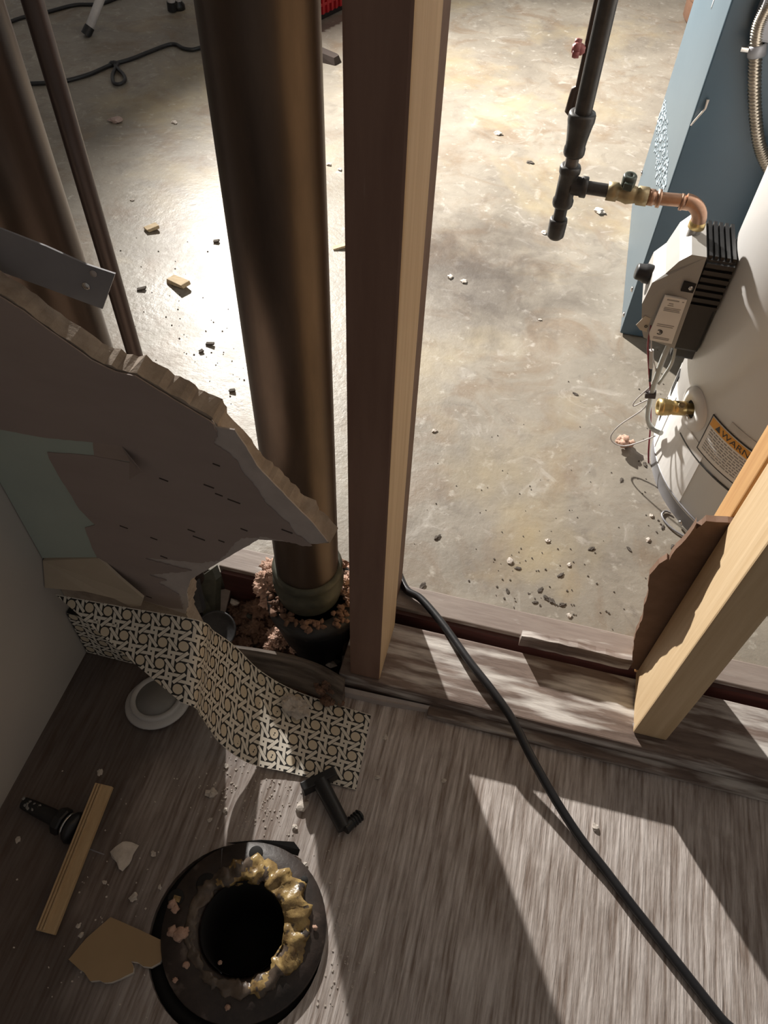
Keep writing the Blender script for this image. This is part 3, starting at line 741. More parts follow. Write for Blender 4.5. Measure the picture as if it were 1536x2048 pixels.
# crumbs and flakes one can pick out
def lump(px, py, s, mt, name, label, cat, group=None, z=0, flat=.5, seed=None, asp=1.3):
    c = PZ(px, py, z); d = (c-O).length; k = s*d/F/2
    k *= .9; R = Matrix.Rotation(rnd.uniform(0,3.1),3,'Z')
    o = MB().blob(c+Vector((0,0,k*flat*.75)), (k*asp,k,k*flat), (seed or px*.37+py*.11), .5, 2.1, 2, R, smooth=False).obj(name, mt)
    if group in LANDMARKS:
        wh = min(LANDMARKS[group], key=lambda q: (PZ(q[0], q[1])-c).length)[2]; label = label + ' ' + wh; group = group + ', ' + wh
    tag(o, label, cat, group); return o
LANDMARKS = {
 'pale crumbs on the bathroom floor': [(490,1870,'by the toilet flange'),(150,1720,'by the pine moulding'),(660,1600,'by the black tee fitting'),(320,1400,'by the round light trim'),(760,1450,'near the reddish stud'),(1200,1700,'by the black cable'),(240,1900,'by the brown board scrap')],
 'white crumbs on the concrete': [(1330,1000,'by the water heater'),(1270,1280,'near the torn hardboard'),(620,700,'near the copper soil pipe'),(915,560,'on the dark stain'),(1110,480,'below the gas pipe'),(230,150,'near the knotted cord'),(1010,1150,'near the grey-brown plank')],
 'dark crumbs on the concrete': [(1330,1000,'by the water heater'),(1270,1280,'near the torn hardboard'),(1090,1195,'near the grey-brown plank'),(830,1170,'by the black cable'),(1110,400,'below the gas pipe')]}
lump(250,1710,40,m_plaster,'plaster_flake','pale plaster flake between the pine moulding and the toilet flange','plaster',flat=.25)
for (px, py, s) in [(424,1587,17),(268,1795,14),(307,1708,9),(604,1614,20),(200,1545,10),(37,1680,9),(160,1700,6),(420,1640,8),(770,1475,10),(755,1555,9),(887,1562,9),(1190,1655,12),(452,1532,9),(450,1620,10),(320,1775,7),(210,1765,7),(158,1852,8),(163,1870,8),(590,1655,10),(610,1730,9),(700,1850,7)]:
    lump(px, py, s, m_plaster, 'plaster_crumb', 'small pale crumb on the floor', 'crumb', 'pale crumbs on the bathroom floor')
# chips on the concrete
def chip(px, py, l, w_, ang, label, mt=m_chip, name='wood_chip', group=None):
    c = PZ(px, py, 0); d = (c-O).length; k = d/F
    R = rotm(Vector((math.cos(ang), math.sin(ang), .18)))
    mb = MB().obox(c+Vector((0,0,w_*k*.3+.001)), (l*k/2, w_*k/2, w_*k*.22), R, w_*k*.05)
    for i, v in enumerate(mb.v): mb.v[i] = v+Vector((1,.6,.4))*noise.noise(v*90)*w_*k*.25
    o = mb.obj(name, mt); tag(o, label, 'wood chip', group)
chip(305,460,24,14,.7,'short pale wood chip on concrete near the slim dark pipe')
chip(357,570,46,19,-.45,'long tan wood chip on concrete left of the copper soil pipe')
chip(683,496,32,10,.5,'thin splinter chip on concrete behind the reddish stud')
for (px, py, l, a) in [(284,580,16,.4),(433,485,10,.2),(420,690,16,0),(465,783,12,.3),(404,704,9,.8)]:
    chip(px, py, l, 7, a, 'dark wood crumb on concrete left of the copper soil pipe', m_dark_crumb, 'wood_crumb', 'dark crumbs left of the soil pipe')
lump(232,244,20,mat('pink_stone',(.5,.38,.34),rough=.9,scale=40),'pebble','pinkish pebble on concrete near the knotted cord','pebble')
for (px, py, s) in [(900,555,11),(928,564,11),(995,268,12),(1088,466,10),(869,862,9),(349,246,9),(265,401,7),(1080,640,6),(658,330,9),(680,340,8),(1020,1122,12),(1095,1082,9),(1138,1130,8),(1138,1232,9),(1303,1032,8),(1296,1080,9)]:
    lump(px, py, s, m_plaster, 'pebble', 'small white crumb on concrete', 'crumb', 'white crumbs on the concrete')
lump(1197,424,17,m_plaster,'pebble','white crumb on concrete below the brass gas valve','crumb')
for (px, py, s) in [(1060,326,9),(875,1075,10),(1036,1137,7),(1080,1180,8),(1092,1196,9),(1103,1202,10),(1125,1210,9),(1122,1150,8),(1070,1205,7),(1015,1182,7),(845,1173,12),(1183,1098,8),(1345,1064+30,8),(1150,788,7),(1325,1055,7),(1258,1098,7),(1290,930,8),(1243,960,7)]:
    lump(px, py, s, m_dark_crumb, 'dark_crumb', 'small dark crumb on concrete', 'crumb', 'dark crumbs on the concrete', flat=.4, asp=1.8)
# fluff by the heater
mb = MB()
for k in range(7): mb.blob(PZ(1252+rr.uniform(-10,10),882+rr.uniform(-8,6),.012+rr.uniform(-.006,.01)), (.008,.007,.006), k+3, .5, 2.5, 2)
o = mb.obj('insulation_fluff', m_wool); tag(o, 'pink insulation fluff on concrete in front of the water heater', 'insulation')

# uncountable dust and grit
mb = MB(); rr = random.Random(12)
def grit(cx, cy, sx, sy, n, s0, s1, zf=0.0):
    for _ in range(n):
        px, py = rr.gauss(cx, sx), rr.gauss(cy, sy); p = PZ(px, py, zf)
        if zf == 0 and (p.y > .41 and p.y < .6) or ((p-FC).length < .098): continue
        if p.x < -.48 and p.y < .45: continue
        if math.hypot(p.x-.475, p.y-.98) < .238: continue
        k = rr.uniform(s0, s1); mb.obox(p+Vector((0,0,k*.5)), (k,k*rr.uniform(.5,1),k*.5), Matrix.Rotation(rr.uniform(0,3),3,'Z'))
grit(520,1610,50,60,150,.0004,.0011); grit(680,1880,25,90,110,.0004,.001); grit(640,1830,30,70,60,.0005,.0012); grit(250,1800,120,120,70,.0004,.001); grit(470,1560,60,40,60,.0004,.001)
o = mb.obj('floor_grit', m_plaster); tag(o, 'pale sandy grit scattered on the bathroom floor', 'grit', kind='stuff')
mb = MB()
grit(420,690,70,60,40,.0006,.0014); grit(330,580,80,60,25,.0006,.0014); grit(1100,1180,90,50,60,.0006,.0013); grit(1310,900,20,80,50,.0006,.0015); grit(1060,1000,150,90,50,.0005,.001)
o = mb.obj('concrete_grit', m_dark_crumb); tag(o, 'dark grit scattered on the concrete floor', 'grit', kind='stuff')

# ------------------------------------------------------------------ black cable
pts = [Vector((-.74,3.0,.0055)), Vector((-.54,2.4,.0055)), Vector((-.42,1.9,.0055)), Vector((-.33,1.5,.0055)), Vector((-.26,1.15,.0055)), Vector((-.185,.82,.0055)), Vector((-.15,.69,.0055)), Vector((-.112,.628,.018)), PZ(812,1178,.028), PZ(842,1198,.031), PZ(885,1248,.038), PZ(938,1322,.046), PZ(985,1382,.048), PZ(1025,1440,.042), PZ(1062,1513,.029), PZ(1110,1598,.017), PZ(1160,1675,.009), PZ(1211,1741,.0056), PZ(1262,1808,.0055), PZ(1350,1920,.0055), PZ(1440,2035,.0055), PZ(1530,2150,.0055), Vector((.40,-.02,.0055)), Vector((.55,-.16,.0055)), Vector((.62,-.36,.0055)), Vector((.58,-.62,.0055)), Vector((.45,-.9,.0055))]
o = MB().tube(curve(pts, 8), .0054, 14).obj('black_cable', m_rubber)
tag(o, 'thick black cable running over the bottom plate and across the bathroom floor', 'cable')

# ------------------------------------------------------------------ gas piping
GX, GY = .013, 1.0
r = empty('gas_pipe', (GX,GY,.35))
g = lambda prof, name, mt, seg=24: MB().lathe((GX,GY,0), (0,0,1), prof, seg).obj(name, mt, r)
g([(.0107,.50),(.0107,2.34)], 'riser', m_black_steel)
g([(.0105,.4695),(.0125,.4695),(.0135,.472),(.0135,.479),(.0125,.4815),(.0132,.49),(.0158,.508),(.0168,.512),(.0168,.52),(.0158,.5225),(.0105,.5225)], 'reducing_coupling', m_black_steel)
g([(.0085,.44),(.0085,.475)], 'nipple', mat('bare_steel', (.2,.19,.18), (.13,.12,.115), rough=.4, metal=.5, scale=50))
g([(.0085,.400),(.0125,.400),(.0138,.403),(.0138,.409),(.0122,.412),(.0122,.444),(.0138,.447),(.0138,.453),(.0125,.456),(.0085,.456)], 'tee', m_black_steel)
g([(.0085,.376),(.0085,.404)], 'drip_leg', m_black_steel)
g([(.0001,.352),(.0085,.352),(.0118,.356),(.0122,.377),(.0115,.381),(.0085,.381)], 'end_cap', m_black_steel)
h = lambda x, prof, name, mt, seg=20, parent=None: MB().lathe((x,GY,.43), (1,0,0), prof, seg).obj(name, mt, parent or r)
h(GX, [(.0120,.006),(.0120,.018),(.0135,.019),(.0135,.026),(.012,.027),(.0085,.027)], 'tee_branch', m_black_steel)
h(GX, [(.0085,.02),(.0085,.056)], 'branch_nipple', m_black_steel)
vb = h(GX+.053, [(.008,0),(.0125,0),(.0125,.013),(.0105,.014),(.0115,.02),(.0135,.026),(.0115,.034),(.0105,.038),(.0125,.039),(.0125,.052),(.008,.052)], 'brass_valve', m_brass_dull, 8)
hd = MB().lathe((GX+.076,GY-.003,.44), (0,-.15,1), [(.004,-.004),(.004,.003),(.0085,.003),(.009,.006),(.009,.016),(.0075,.018),(.004,.018),(.003,.0165),(0,.0165)], 18)
R = rotm((1,-.2,0)); hd.obox((GX+.078,GY-.006,.4475), (.0055,.013,.0045), R, .001)
hd.obj('valve_handle', mat('dark_green_plastic', (.06,.075,.06), (.04,.05,.04), rough=.4), vb)
h(GX+.105, [(.008,0),(.0105,0),(.0105,.008),(.009,.009),(.009,.012),(.0115,.0125),(.0115,.0165),(.009,.017)], 'copper_adapter', m_copper_new, 20)
MB().tube([(GX+.118,GY,.43),(GX+.148,GY,.432)], .0082, 18).obj('copper_tube', m_copper_new, r)
h(GX+.146, [(.0082,0),(.0105,.001),(.0105,.004),(.0095,.005),(.0095,.012)], 'elbow_rim', m_copper_new, 20)
el = [Vector((GX+.153+.024*math.sin(t), GY, .432-.024*(1-math.cos(t)))) for t in [math.pi/2*k/8 for k in range(9)]]
MB().tube(el, .0098, 18).obj('elbow', m_copper_new, r)
MB().lathe((GX+.177,GY,.40), (0,0,1), [(.0082,-.002),(.0108,-.001),(.0108,.005),(.0095,.009)], 20).obj('elbow_rim', m_brass, r)
MB().tube([(GX+.177,GY,.378),(GX+.177,GY,.403)], .0085, 16).obj('valve_nipple', mat('grey_steel', (.42,.41,.4), rough=.35, metal=.7), r)
tag(r, 'black steel gas pipe with tee, brass valve and copper elbow to the water heater', 'gas pipe')
# thin pipe with a red handle right behind the riser
hx = PY(1158,95,1.04)
r = empty('valve_pipe', (hx.x+.009,1.04,.45))
MB().lathe((hx.x+.010,1.04,0), (0,0,1), [(.0045,.5),(.0045,2.34)], 12).obj('thin_pipe', m_copper, r)
c = Vector((hx.x,1.035,hx.z)); mb = MB()
for k in range(5):
    a = 2*math.pi*k/5; mb.lathe(c+Vector((0,.0105*math.cos(a)*.6,.0105*math.sin(a)*.6)), (-1,0,0), [(0,.0065),(.0042,.006),(.005,.003),(.0042,-.002),(0,-.002)], 10)
mb.lathe(c, (-1,0,0), [(0,.008),(.004,.008),(.0065,.005),(.0065,-.004),(.003,-.008)], 14)
mb.obj('red_handle', mat('faded_red', (.4,.13,.12), (.3,.09,.085), rough=.5), r)
c = PY(1148,200,1.04); MB().tube([c+Vector((.008,0,.02)), c+Vector((-.002,0,.012)), c+Vector((-.004,0,-.014)), c+Vector((.006,0,-.024))], [.003,.0048,.0048,.003], 12).obj('spout', m_copper, r)
tag(r, 'thin pipe with a small red handle directly behind the gas pipe', 'pipe')

# ------------------------------------------------------------------ water heater
HC = (.475,.98); HR = .229
r = empty('water_heater', (HC[0],HC[1],0))
MB().lathe((*HC,0), (0,0,1), [(HR-.01,.03),(HR,.03),(HR,1.22),(HR-.02,1.25),(.0001,1.26)], 96).obj('tank', m_white, r)
MB().lathe((*HC,0), (0,0,1), [(HR-.004,0),(HR-.004,.032),(HR+.0015,.034),(HR+.0015,.0365),(HR-.002,.0365)], 96).obj('base_ring', m_galv, r)
def on_tank(px, py, dr=0): return PC(px, py, HC, HR+dr)
def tang(p): return math.atan2(p.y-HC[1], p.x-HC[0])
def cyl(a, z, rr_): return Vector((HC[0]+rr_*math.cos(a), HC[1]+rr_*math.sin(a), z))
def patch(mb, a0, a1, z0, z1, r0, r1, na=14):
    A = [a0+(a1-a0)*i/na for i in range(na+1)]
    vs = [cyl(a, z, q) for a in A for (z, q) in ((z0,r1),(z1,r1),(z1,r0),(z0,r0))]
    fs = [(i*4+k, i*4+(k+1)%4, (i+1)*4+(k+1)%4, (i+1)*4+k) for i in range(na) for k in range(4)]+[(0,1,2,3), tuple(na*4+k for k in (3,2,1,0))]
    mb.add(vs, fs); return mb
# raised lower door panel
dv = on_tank(1388,818); ad = tang(dv)
patch(MB(), ad-.62, ad+.25, .037, dv.z-.03, HR-.002, HR+.0007, 20).obj('burner_cover', m_white, r)
patch(MB(), ad-.5, ad-.43, .06, .10, HR, HR+.0015, 4).obj('cover_slot', m_felt, r)
patch(MB(), ad-.5, ad-.41, .12, .16, HR, HR+.0015, 4).obj('cover_slot', m_felt, r)
patch(MB(), ad-.27, ad-.262, .037, dv.z-.035, HR, HR+.0012, 2).obj('cover_crease', m_greyink, r)
mb = patch(MB(), ad-.02, ad+1.35, dv.z-.055, dv.z-.0525, HR, HR+.0012, 24); mb.obj('seam', m_ink, r)
sc = on_tank(1361,1046,.002); MB().lathe(sc, Vector((sc.x-HC[0],sc.y-HC[1],0)), [(.0045,-.001),(.0045,.001),(.003,.0025),(0,.003)], 12).obj('screw', m_chrome, r)
# drain valve
nrm = Vector((dv.x-HC[0], dv.y-HC[1], 0)).normalized(); dax = (nrm+Vector((-.25,.15,-.02))).normalized()
MB().lathe(dv-nrm*.004, nrm, [(.034,0),(.033,.006),(.024,.010),(.014,.0105),(.013,.006)], 36).obj('escutcheon', m_white, r)
MB().lathe(dv-nrm*.004, nrm, [(.0,.007),(.0135,.0075)], 24).obj('escutcheon_hole', m_felt, r)
dvb = MB().lathe(dv+dax*.0, dax, [(.0085,0),(.0085,.012),(.0105,.013),(.0105,.030),(.0095,.031),(.0118,.036),(.0115,.038),(.0122,.040),(.0118,.042),(.0125,.044),(.012,.052),(.0075,.052),(.007,.045),(.0,.045)], 22).obj('drain_valve', m_brass, r)
MB().lathe(dv+dax*.021+Vector((0,-.004,.0085)), (0,-.5,.8), [(.005,-.002),(.005,.003),(.0035,.0035),(.0035,.0025),(0,.0025)], 14).obj('valve_screw', m_brass_dull, dvb)
# warning label
l0, l1 = on_tank(1428,828), on_tank(1393,893); a0 = tang(l0); zt = l0.z; zb = l1.z; aw = .62
lb = patch(MB(), a0, a0+aw, zb, zt, HR-.001, HR+.0008, 24).obj('warning_label', m_label, r)
hh = zt-zb
mb = MB(); t_ = .0016; rr1 = HR+.0012
patch(mb, a0, a0+aw, zt-.0016, zt, HR, rr1, 24); patch(mb, a0, a0+aw, zb, zb+.0016, HR, rr1, 24); patch(mb, a0, a0+.006, zb, zt, HR, rr1, 2); patch(mb, a0+aw-.006, a0+aw, zb, zt, HR, rr1, 2)
mb.obj('label_border', m_ink, lb)
patch(MB(), a0+.01, a0+aw-.01, zt-hh*.26, zt-hh*.05, HR, HR+.0011, 24).obj('orange_band', m_orange, lb)
def text_mesh(txt, size):
    cu = bpy.data.curves.new('t', 'FONT'); cu.body = txt; cu.size = size; cu.align_x = 'LEFT'; cu.resolution_u = 3
    to = bpy.data.objects.new('t', cu); COL.objects.link(to); dg = bpy.context.evaluated_depsgraph_get()
    me = bpy.data.meshes.new_from_object(to.evaluated_get(dg)); vs = [v.co.copy() for v in me.vertices]; fs = [list(p.vertices) for p in me.polygons]
    bpy.data.objects.remove(to); bpy.data.curves.remove(cu); bpy.data.meshes.remove(me); return vs, fs
vs, fs = text_mesh('WARNING', hh*.20)
x0, zb0 = a0+.115, zt-hh*.225
mb = MB(); mb.add([cyl(x0+v.x*1.25/HR, zb0+v.y, HR+.0015) for v in vs], fs)
tri = [(x0-.052, zb0), (x0-.008, zb0), (x0-.03, zb0+hh*.15)]
mb.add([cyl(a, z, HR+.0015) for a, z in tri], [(0,1,2)]); mb.obj('warning_lettering', m_ink, lb, flip=False)
mb = MB(); rl = random.Random(4)
for k in range(9):
    z = zt-hh*(.34+.066*k); a = a0+.035
    while a < a0+aw-.06:
        q = rl.uniform(.012,.04); patch(mb, a, a+q, z, z+hh*.026, HR, HR+.00115, 1); a += q+.008
mb.obj('fine_print', m_greyink, lb)
patch(MB(), a0+.14, a0+.36, zt+.004, zt+.015, HR-.001, HR+.0007, 8).obj('clear_sticker', mat('clear_sticker', (.6,.585,.565), rough=.25, bump=0), r)
# gas control valve
VX0, VX1, VX2 = .150, .2, .252; VY0, VY1 = .945, 1.045; VZ0, VZ1 = .245, .392
gv = MB()
fo = [(.160,.262),(.150,.30),(.1535,.335),(.166,.352),(.176,.378),(.187,VZ1),(.206,VZ1),(.212,VZ0),(.168,VZ0)]
pa = [Vector((x,VY0+(.012 if x < .17 else .004 if x < .185 else 0),z)) for x, z in fo]; pb = [Vector((x,VY1-(.012 if x < .17 else 0),z)) for x, z in fo]
gv.loft(pa, pb)
v_ = gv.obj('gas_control', m_grey, r)
bk = MB(); bk.box(.207,.246,VY0+.006,VY1-.004,VZ0-.006,VZ1-.006,bev=.004)
for k in range(7):
    z = VZ1-.012-.0105*k; bk.box(.209,.2445,VY0+.001,VY0+.010,z-.003,z+.003)
for k in range(5):
    x = .212+.0075*k; bk.box(x-.0022,x+.0022,VY0+.008,VY1-.006,VZ1-.008,VZ1-.0015)
bk.obj('ribbed_back', m_black, v_)
MB().lathe((.1515,.992,.325), (-1,0,.1), [(.0135,-.002),(.0135,.006),(.012,.008),(.011,.017),(.0095,.019),(0,.019)], 20).obj('knob', m_black, v_)
MB().box(.1905,.2065,VY0-.0008,VY0+.003,.338,.352).obj('notch', m_felt, v_)
MB().lathe((.2015,VY0-.001,.345), (0,-1,0), [(.0032,-.001),(.0032,.0015),(0,.002)], 10).obj('screw', m_chrome, v_)
MB().prism([(.1715,VY0-.0006,.262),(.1655,VY0+.0012,.268) if False else (.1715,VY0-.0006,.266),(.1735,VY0-.0006,.326),(.203,VY0-.0006,.326),(.206,VY0-.0006,.252),(.176,VY0-.0006,.252)], (0,.004,0)).obj('rating_label', m_label, v_)
mb = MB()
for (za, xa, xb, th) in [(.321,.178,.194,.0016),(.321,.198,.2005,.0012),(.316,.182,.188,.0009),(.313,.181,.189,.0008),(.309,.178,.2,.0007),(.3065,.178,.199,.0007),(.304,.178,.2,.0007),(.281,.177,.2,.0008),(.278,.177,.199,.0008),(.259,.178,.2,.0008),(.2565,.178,.2,.0008)]:
    MB().box(xa, xb, VY0-.0012, VY0-.0004, za, za+th).obj('print_line', m_greyink, v_)
mb = MB().lathe((.184,VY0-.0009,.2685), (0,-1,0), [(.0030,0),(.0042,0),(.0042,.0003),(.003,.0003)], 16, a0=.7, a1=5.6); mb.box(.1835,.187,VY0-.0013,VY0-.0004,.268,.269)
mb.box(.1835,.187,VY0-.0013,VY0-.0004,.2700,.2707); mb.obj('certification_mark', m_ink, v_)
# bracket under the control
MB().box(.214,.25,VY0+.02,VY1-.02,VZ0-.03,VZ0,bev=.003).obj('mounting_boss', m_black, r)
# tubes and wires
yy = .955
w_ = lambda px, py, y=yy: PY(px, py, y)
MB().tube(curve([w_(1340,686),w_(1325,720),w_(1308,770),w_(1298,810),w_(1296,838),w_(1304,856),w_(1322,866,.935)]), .0042, 12).obj('grey_tube', mat('pale_grey_tube', (.5,.52,.5), rough=.35), r)
MB().tube(curve([w_(1352,690),w_(1344,725),w_(1328,752),w_(1318,768)]), .0024, 10).obj('pilot_tube', mat('pale_grey_tube', (.5,.52,.5)), r)
MB().tube(curve([w_(1302,650),w_(1296,690),w_(1298,740),w_(1301,790),w_(1301,850),w_(1297,910),w_(1301,950),w_(1318,968,.93)]), .0014, 8).obj('red_wire', mat('red_wire', (.25,.02,.04), rough=.4, bump=0), r)
MB().tube(curve([w_(1304,655),w_(1303,700),w_(1312,745),w_(1304,785)]), .0010, 8).obj('white_wire', m_whitepipe, r)
MB().tube(curve([w_(1302,772),w_(1272,800),w_(1268,812),w_(1296,800),w_(1284,820),w_(1240,850),w_(1222,872),w_(1228,886),w_(1250,892),w_(1280,884),w_(1310,872,.94)]), .0011, 8).obj('white_loop_wire', m_whitepipe, r)
MB().tube(curve([w_(1303,700),w_(1302,735)]), [.0034]*9, 10).obj('wire_splice', m_whitepipe, r)
MB().tube(curve([w_(1302,738),w_(1300,762)]), [.0022]*9, 10).obj('splice_boot', m_black, r)
MB().obox(w_(1301,788), (.008,.006,.0045), rotm((1,0,.15)), .001).obj('wire_clip', mat('brown_clip', (.045,.03,.028), rough=.5), r)
tg = [w_(1272,650), w_(1290,632), w_(1310,640), w_(1316,655), w_(1305,668), w_(1280,660)]
MB().prism(tg, (0,.0006,0)).obj('paper_tag', mat('tag_paper', (.6,.54,.45), rough=.8), r)
MB().lathe(w_(1292,652)-Vector((0,.001,0)), (0,-1,0), [(.0012,0),(.0024,0),(.0024,.0003),(.0012,.0003)], 10).obj('tag_print', m_ink, r)
tag(r, 'white cylindrical water heater with gas control, brass drain valve and warning label', 'water heater')
# loose grey wire loop on the floor
lp = [PZ(*p,.003) for p in [(1372,1075),(1345,1058),(1328,1040),(1324,1028),(1332,1022),(1342,1026)]]
o = MB().tube(curve(lp), .0016, 8).obj('wire_loop', m_galv); tag(o, 'grey wire loop on concrete at the foot of the water heater', 'wire')

# ------------------------------------------------------------------ furnace
FX0, FY0, FY1 = .181, 1.285, 1.775
r = empty('furnace', (.47,1.53,0))
MB().box(FX0,.76,FY0+.020,FY1,0,1.5,bev=.003).obj('cabinet', m_blue, r)
MB().box(FX0-.0015,.762,FY0,FY0+.0165,.004,1.5,bev=.003).obj('front_door', [m_blue, m_blue_door], r)
d = bpy.data.objects['front_door']
for p in d.data.polygons:
    if p.normal.y < -.5: p.material_index = 1
for (px, py) in [(1268,580),(1255,622),(1254,405),(1253,440),(1306,625),(1308,595)]:
    pass
for (yv, zv) in [(FY0+.028,.028),(FY0+.03,.085),(FY1-.012,.03),(FY1-.012,.085)]:
    MB().lathe((FX0-.0002,yv,zv), (-1,0,0), [(.0055,0),(.0055,.0015),(.0035,.0035),(0,.0035)], 10).obj('screw', m_chrome, r)
# speckled reflected light on the side, put in as thin pale blobs
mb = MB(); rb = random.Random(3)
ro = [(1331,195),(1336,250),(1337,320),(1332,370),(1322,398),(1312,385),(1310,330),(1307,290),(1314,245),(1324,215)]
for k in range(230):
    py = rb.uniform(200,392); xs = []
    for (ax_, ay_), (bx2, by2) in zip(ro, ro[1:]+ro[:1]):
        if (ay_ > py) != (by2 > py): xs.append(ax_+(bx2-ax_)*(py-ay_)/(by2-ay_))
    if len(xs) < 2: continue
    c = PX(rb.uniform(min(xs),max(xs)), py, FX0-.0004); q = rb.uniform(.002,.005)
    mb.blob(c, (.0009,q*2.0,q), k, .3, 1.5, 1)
mb.obj('caustic_speckles', mat('painted_caustic', (.24,.3,.34), rough=.4), r)
c = PX(1425,5,FX0-.001)
MB().prism([c+Vector((0,a,b)) for a, b in [(-.004,-.008),(.016,.06),(.008,.06),(-.004,.012),(-.014,.06),(-.024,.06)]], (.0012,0,0)).obj('white_letter_mark', m_white, r)
c = PY(1405,215,FY0-.004); MB().tube([c+Vector((.004,0,.012)), c+Vector((.004,-.003,0)), c+Vector((-.006,-.004,-.02)), c+Vector((-.008,-.002,-.027))], [.0022,.0016,.0014,.001], 8).obj('tape_scrap', m_plaster, r)
tag(r, 'tall blue painted furnace cabinet behind the water heater', 'furnace')
# flexible conduit
cp = [PY(*p,FY0-.028) for p in [(1552,-10),(1530,25),(1516,60),(1511,110),(1509,170),(1511,230),(1518,285),(1532,325),(1560,370)]]
cp = curve(cp, 34); 
rad = [.0085+.0011*math.sin(i*math.pi*2/4.0) for i in range(len(cp))]
r = empty('flex_conduit', (cp[150].x,cp[150].y,cp[-1].z))
MB().tube(cp, rad, 14).obj('corrugated_sleeve', mat('flex_metal', (.5,.45,.38), (.3,.26,.21), rough=.3, metal=.9, scale=30, bump=0), r)
c = PY(1514,100,FY0-.028)
MB().lathe(c, (cp[100]-cp[90]), [(.0095,-.008),(.0125,-.007),(.0125,.007),(.0095,.008)], 16).obj('connector', m_galv, r)
MB().tube([c+Vector((-.012,-.004,0)), c+Vector((-.022,-.004,0))], .004, 10).obj('connector_screw', m_chrome, r)
c = PY(1528,45,FY0-.02); MB().box(c.x-.012,c.x+.05,FY0-.034,FY0+.001,c.z-.02,c.z+.10,bev=.004).obj('junction_cover', m_galv, r)
tag(r, 'grey flexible metal conduit bending down the front of the blue furnace', 'conduit')

# ------------------------------------------------------------------ things at the far end of the basement
_aim = (LAMP_AIM-LAMP).normalized(); ap = Vector((LAMP.x-_aim.x*.022, LAMP.y-_aim.y*.022, .34))
f1, f2 = PZ(172,73,.0), PZ(345,24,.0); f3 = Vector((ap.x-.12, ap.y+.36, 0))
r = empty('tripod_stand', (ap.x,ap.y,0))
for f in (f1, f2, f3):
    dr_ = (ap+Vector((0,0,.04))-f).normalized(); MB().tube([f+dr_*.02, ap+Vector((0,0,.04))], .0125, 12).obj('leg', m_whitepipe, r)
    MB().tube([f+Vector((0,0,.004)), f+dr_*.03], .0145, 12).obj('rubber_foot', m_black, r)
MB().tube([ap-Vector((0,0,.02)), Vector((ap.x,ap.y,LAMP.z-_aim.z*-.022-.138))], .0135, 14).obj('pole', m_whitepipe, r)
MB().lathe(ap, (0,0,1), [(.0135,-.02),(.028,-.015),(.028,.06),(.0135,.065)], 16).obj('collar', m_black, r)
tag(r, 'white tube tripod stand with black rubber feet on the concrete', 'tripod')
f = PZ(357,18,0)
r = empty('white_post', f)
MB().tube([f+Vector((0,0,.01)), f+Vector((.05,-.02,.45))], .0135, 12).obj('tube', m_whitepipe, r)
MB().lathe(f, (0,0,1), [(.0001,0),(.022,0),(.022,.012),(.016,.02),(.0135,.03)], 14).obj('rubber_foot', m_black, r)
tag(r, 'upright white tube with a black foot near the tripod', 'post')
ck = [PZ(*p,.006) for p in [(-70,175),(0,174),(50,168),(90,166),(130,162),(180,148),(222,130),(262,118),(300,103),(335,90),(352,89),(368,97),(392,98),(440,80)]]
r = empty('knotted_cord', PZ(225,130,0))
MB().tube(curve(ck, 6), .0055, 10).obj('cord', m_rubber, r)
lk = [PZ(*p,.008) for p in [(228,124),(232,134),(246,148),(250,160),(240,168),(228,166),(225,152),(230,138),(236,126)]]
MB().tube(curve(lk, 6), .005, 10).obj('hanging_loop', m_rubber, r)
MB().blob(PZ(228,127,.008), (.016,.01,.008), 2, .3, 3, 2).obj('knot', m_rubber, r)
tag(r, 'dark cord with a knotted loop lying across the concrete', 'cord')
ck = [PZ(*p,.005) for p in [(-40,70),(0,52),(45,35),(95,24),(150,10),(200,8),(240,-6),(300,-20)]]
o = MB().tube(curve(ck, 6), .0055, 10).obj('extension_cord', m_rubber); tag(o, 'plain dark cord on concrete behind the tripod foot', 'cord')
# red crate
e0, e1 = PZ(618,52), PZ(700,12); u = (e1-e0).normalized(); nn = Vector((-u.y,u.x,0)); c = (e0+e1)/2
L_ = .17; R = rotm(u); wdt = .13; ht = .15
r = empty('red_crate', c+nn*wdt)
for sgn in (0, 1):
    b0 = c+nn*(2*wdt*sgn)
    MB().obox(b0+Vector((0,0,ht/2+.008)), (L_,.004,ht/2-.008), R, .001).obj('side_panel', m_red, r)
for sgn in (-1, 1):
    MB().obox(c+nn*wdt+u*L_*sgn+Vector((0,0,ht/2+.008)), (.004,wdt,ht/2-.008), R, .001).obj('end_panel', m_red, r)
MB().obox(c+nn*wdt+Vector((0,0,.006)), (L_,wdt,.006), R).obj('bottom', m_black, r)
for k in range(15):
    p = c+u*(-L_+.012+k*(2*L_-.024)/14)-nn*.007
    MB().obox(p+Vector((0,0,ht/2+.006)), (.0045,.005,ht/2-.012), R, .001).obj('rib', m_red, r)
for z in (.045,.085,.125): MB().obox(c-nn*.0065+Vector((0,0,z)), (L_,.004,.004), R).obj('cross_rib', m_red, r)
tag(r, 'red plastic ribbed crate on concrete behind the copper soil pipe', 'crate')
c0 = PZ(652,120,0); u = (PZ(672,122)-PZ(632,112)).normalized(); R = rotm(u)
a = [(-.045,.022),(.035,.022),(.045,.012),(.042,-.022),(-.045,-.024)]
mb = MB().loft([c0+R @ Vector((x,y,0)) for x, y in a], [c0+R @ Vector((x*.85,y*.7,.028 if x < 0 else .018)) for x, y in a])
o = mb.obj('rubber_wedge', mat('dark_brown_rubber', (.07,.05,.042), rough=.7)); tag(o, 'dark wedge block on concrete below the red crate', 'block')
bc = PZ(1357,40); bc = Vector((bc.x+.155,bc.y+.02,0))
o = empty('brown_drum', bc)
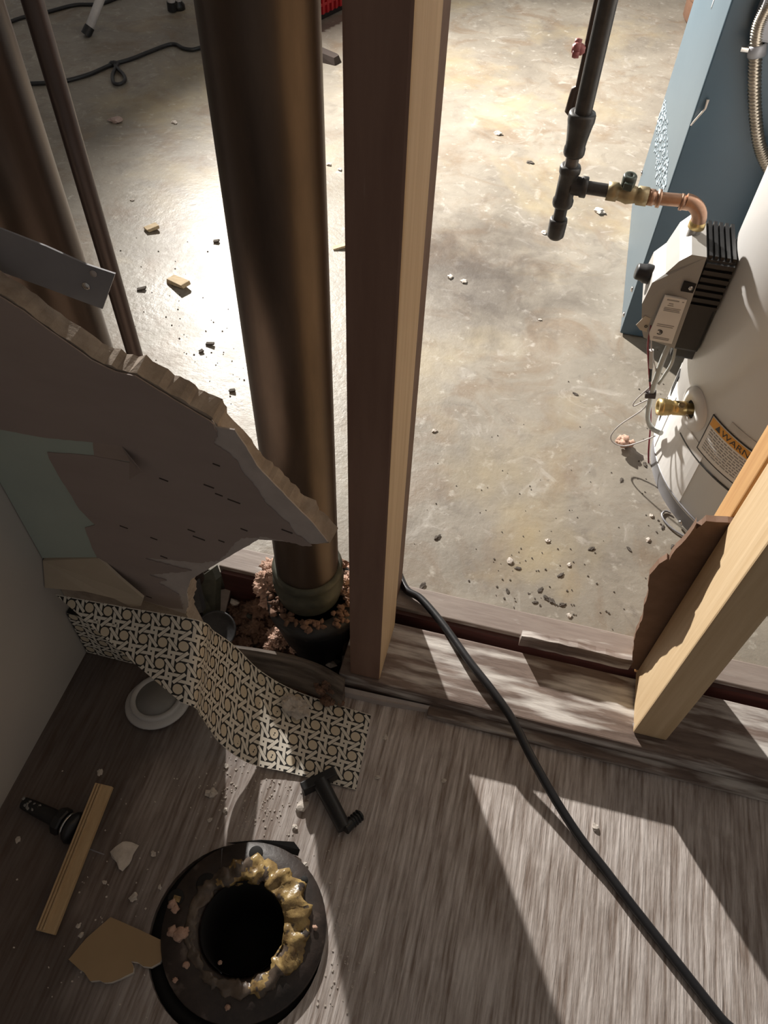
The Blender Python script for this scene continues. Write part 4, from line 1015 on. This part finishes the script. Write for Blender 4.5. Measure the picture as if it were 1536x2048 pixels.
MB().lathe(bc, (0,0,1), [(.0001,0),(.135,0),(.145,.012),(.148,.1),(.155,.22),(.157,.34),(.155,.46),(.148,.58),(.14,.6),(.0001,.6)], 40).obj('body', mat('brown_fibre', (.2,.11,.07), (.15,.08,.05), rough=.6), o)
for z in (.08,.52): MB().lathe(bc, (0,0,1), [(.15,z-.012),(.157,z-.008),(.157,z+.008),(.15,z+.012)], 40).obj('band', m_hard, o)
tag(o, 'brown drum standing behind the blue furnace', 'drum')

# ------------------------------------------------------------------ lamps
aim = (LAMP_AIM-LAMP).normalized()
R = rotm(Vector((-aim.y,aim.x,0)).normalized(), -aim); back = LAMP-aim*.022
r = empty('work_lamp', back-Vector((0,0,.14)))
MB().obox(back, (.085,.062,.018), R, .005).obj('housing', m_black, r)
MB().obox(back+aim*.0175, (.070,.048,.0015), R).obj('led_panel', mat('led', (1,.95,.87), emit=6, bump=0), r)
fr_ = back + R @ Vector((.09,0,0)); fl_ = back + R @ Vector((-.09,0,0)); topp = back-Vector((0,0,.14))
MB().tube([fr_, fr_-Vector((0,0,.11)), topp, fl_-Vector((0,0,.11)), fl_], .004, 10).obj('bracket', m_galv, r)
tag(r, 'black work lamp on top of the white tripod stand', 'work lamp')
ld = bpy.data.lights.new('work_lamp_light', 'SPOT'); ld.spot_size = math.radians(144); ld.spot_blend = 1.0; ld.shadow_soft_size = .028; ld.energy = LAMP_W; ld.color = (1,.95,.88)
lo_ = bpy.data.objects.new('work_lamp_light', ld); COL.objects.link(lo_); lo_.location = LAMP+aim*.002
lo_.rotation_euler = aim.to_track_quat('-Z','Y').to_euler()
BP = Vector((.01,2.9,2.15))
r = empty('ceiling_bulb', BP)
MB().lathe(BP, (0,0,1), [(.0001,-.19),(.05,-.178),(.087,-.14),(.1,-.09),(.087,-.04),(.05,-.002),(.018,.012),(.016,.03)], 20).obj('bulb', mat('bulb_glass', (1,.9,.75), emit=4, bump=0), r)
MB().lathe(BP, (0,0,1), [(.014,.028),(.022,.03),(.024,.07),(.012,.08),(.01,.195)], 16).obj('socket', m_whitepipe, r)
tag(r, 'round globe lamp under a joist over the concrete', 'lamp')
ld = bpy.data.lights.new('ceiling_bulb_light', 'POINT'); ld.energy = BULB_W; ld.shadow_soft_size = .10; ld.color = (1,.9,.74)
lo_ = bpy.data.objects.new('ceiling_bulb_light', ld); COL.objects.link(lo_); lo_.location = BP-Vector((0,0,.09))
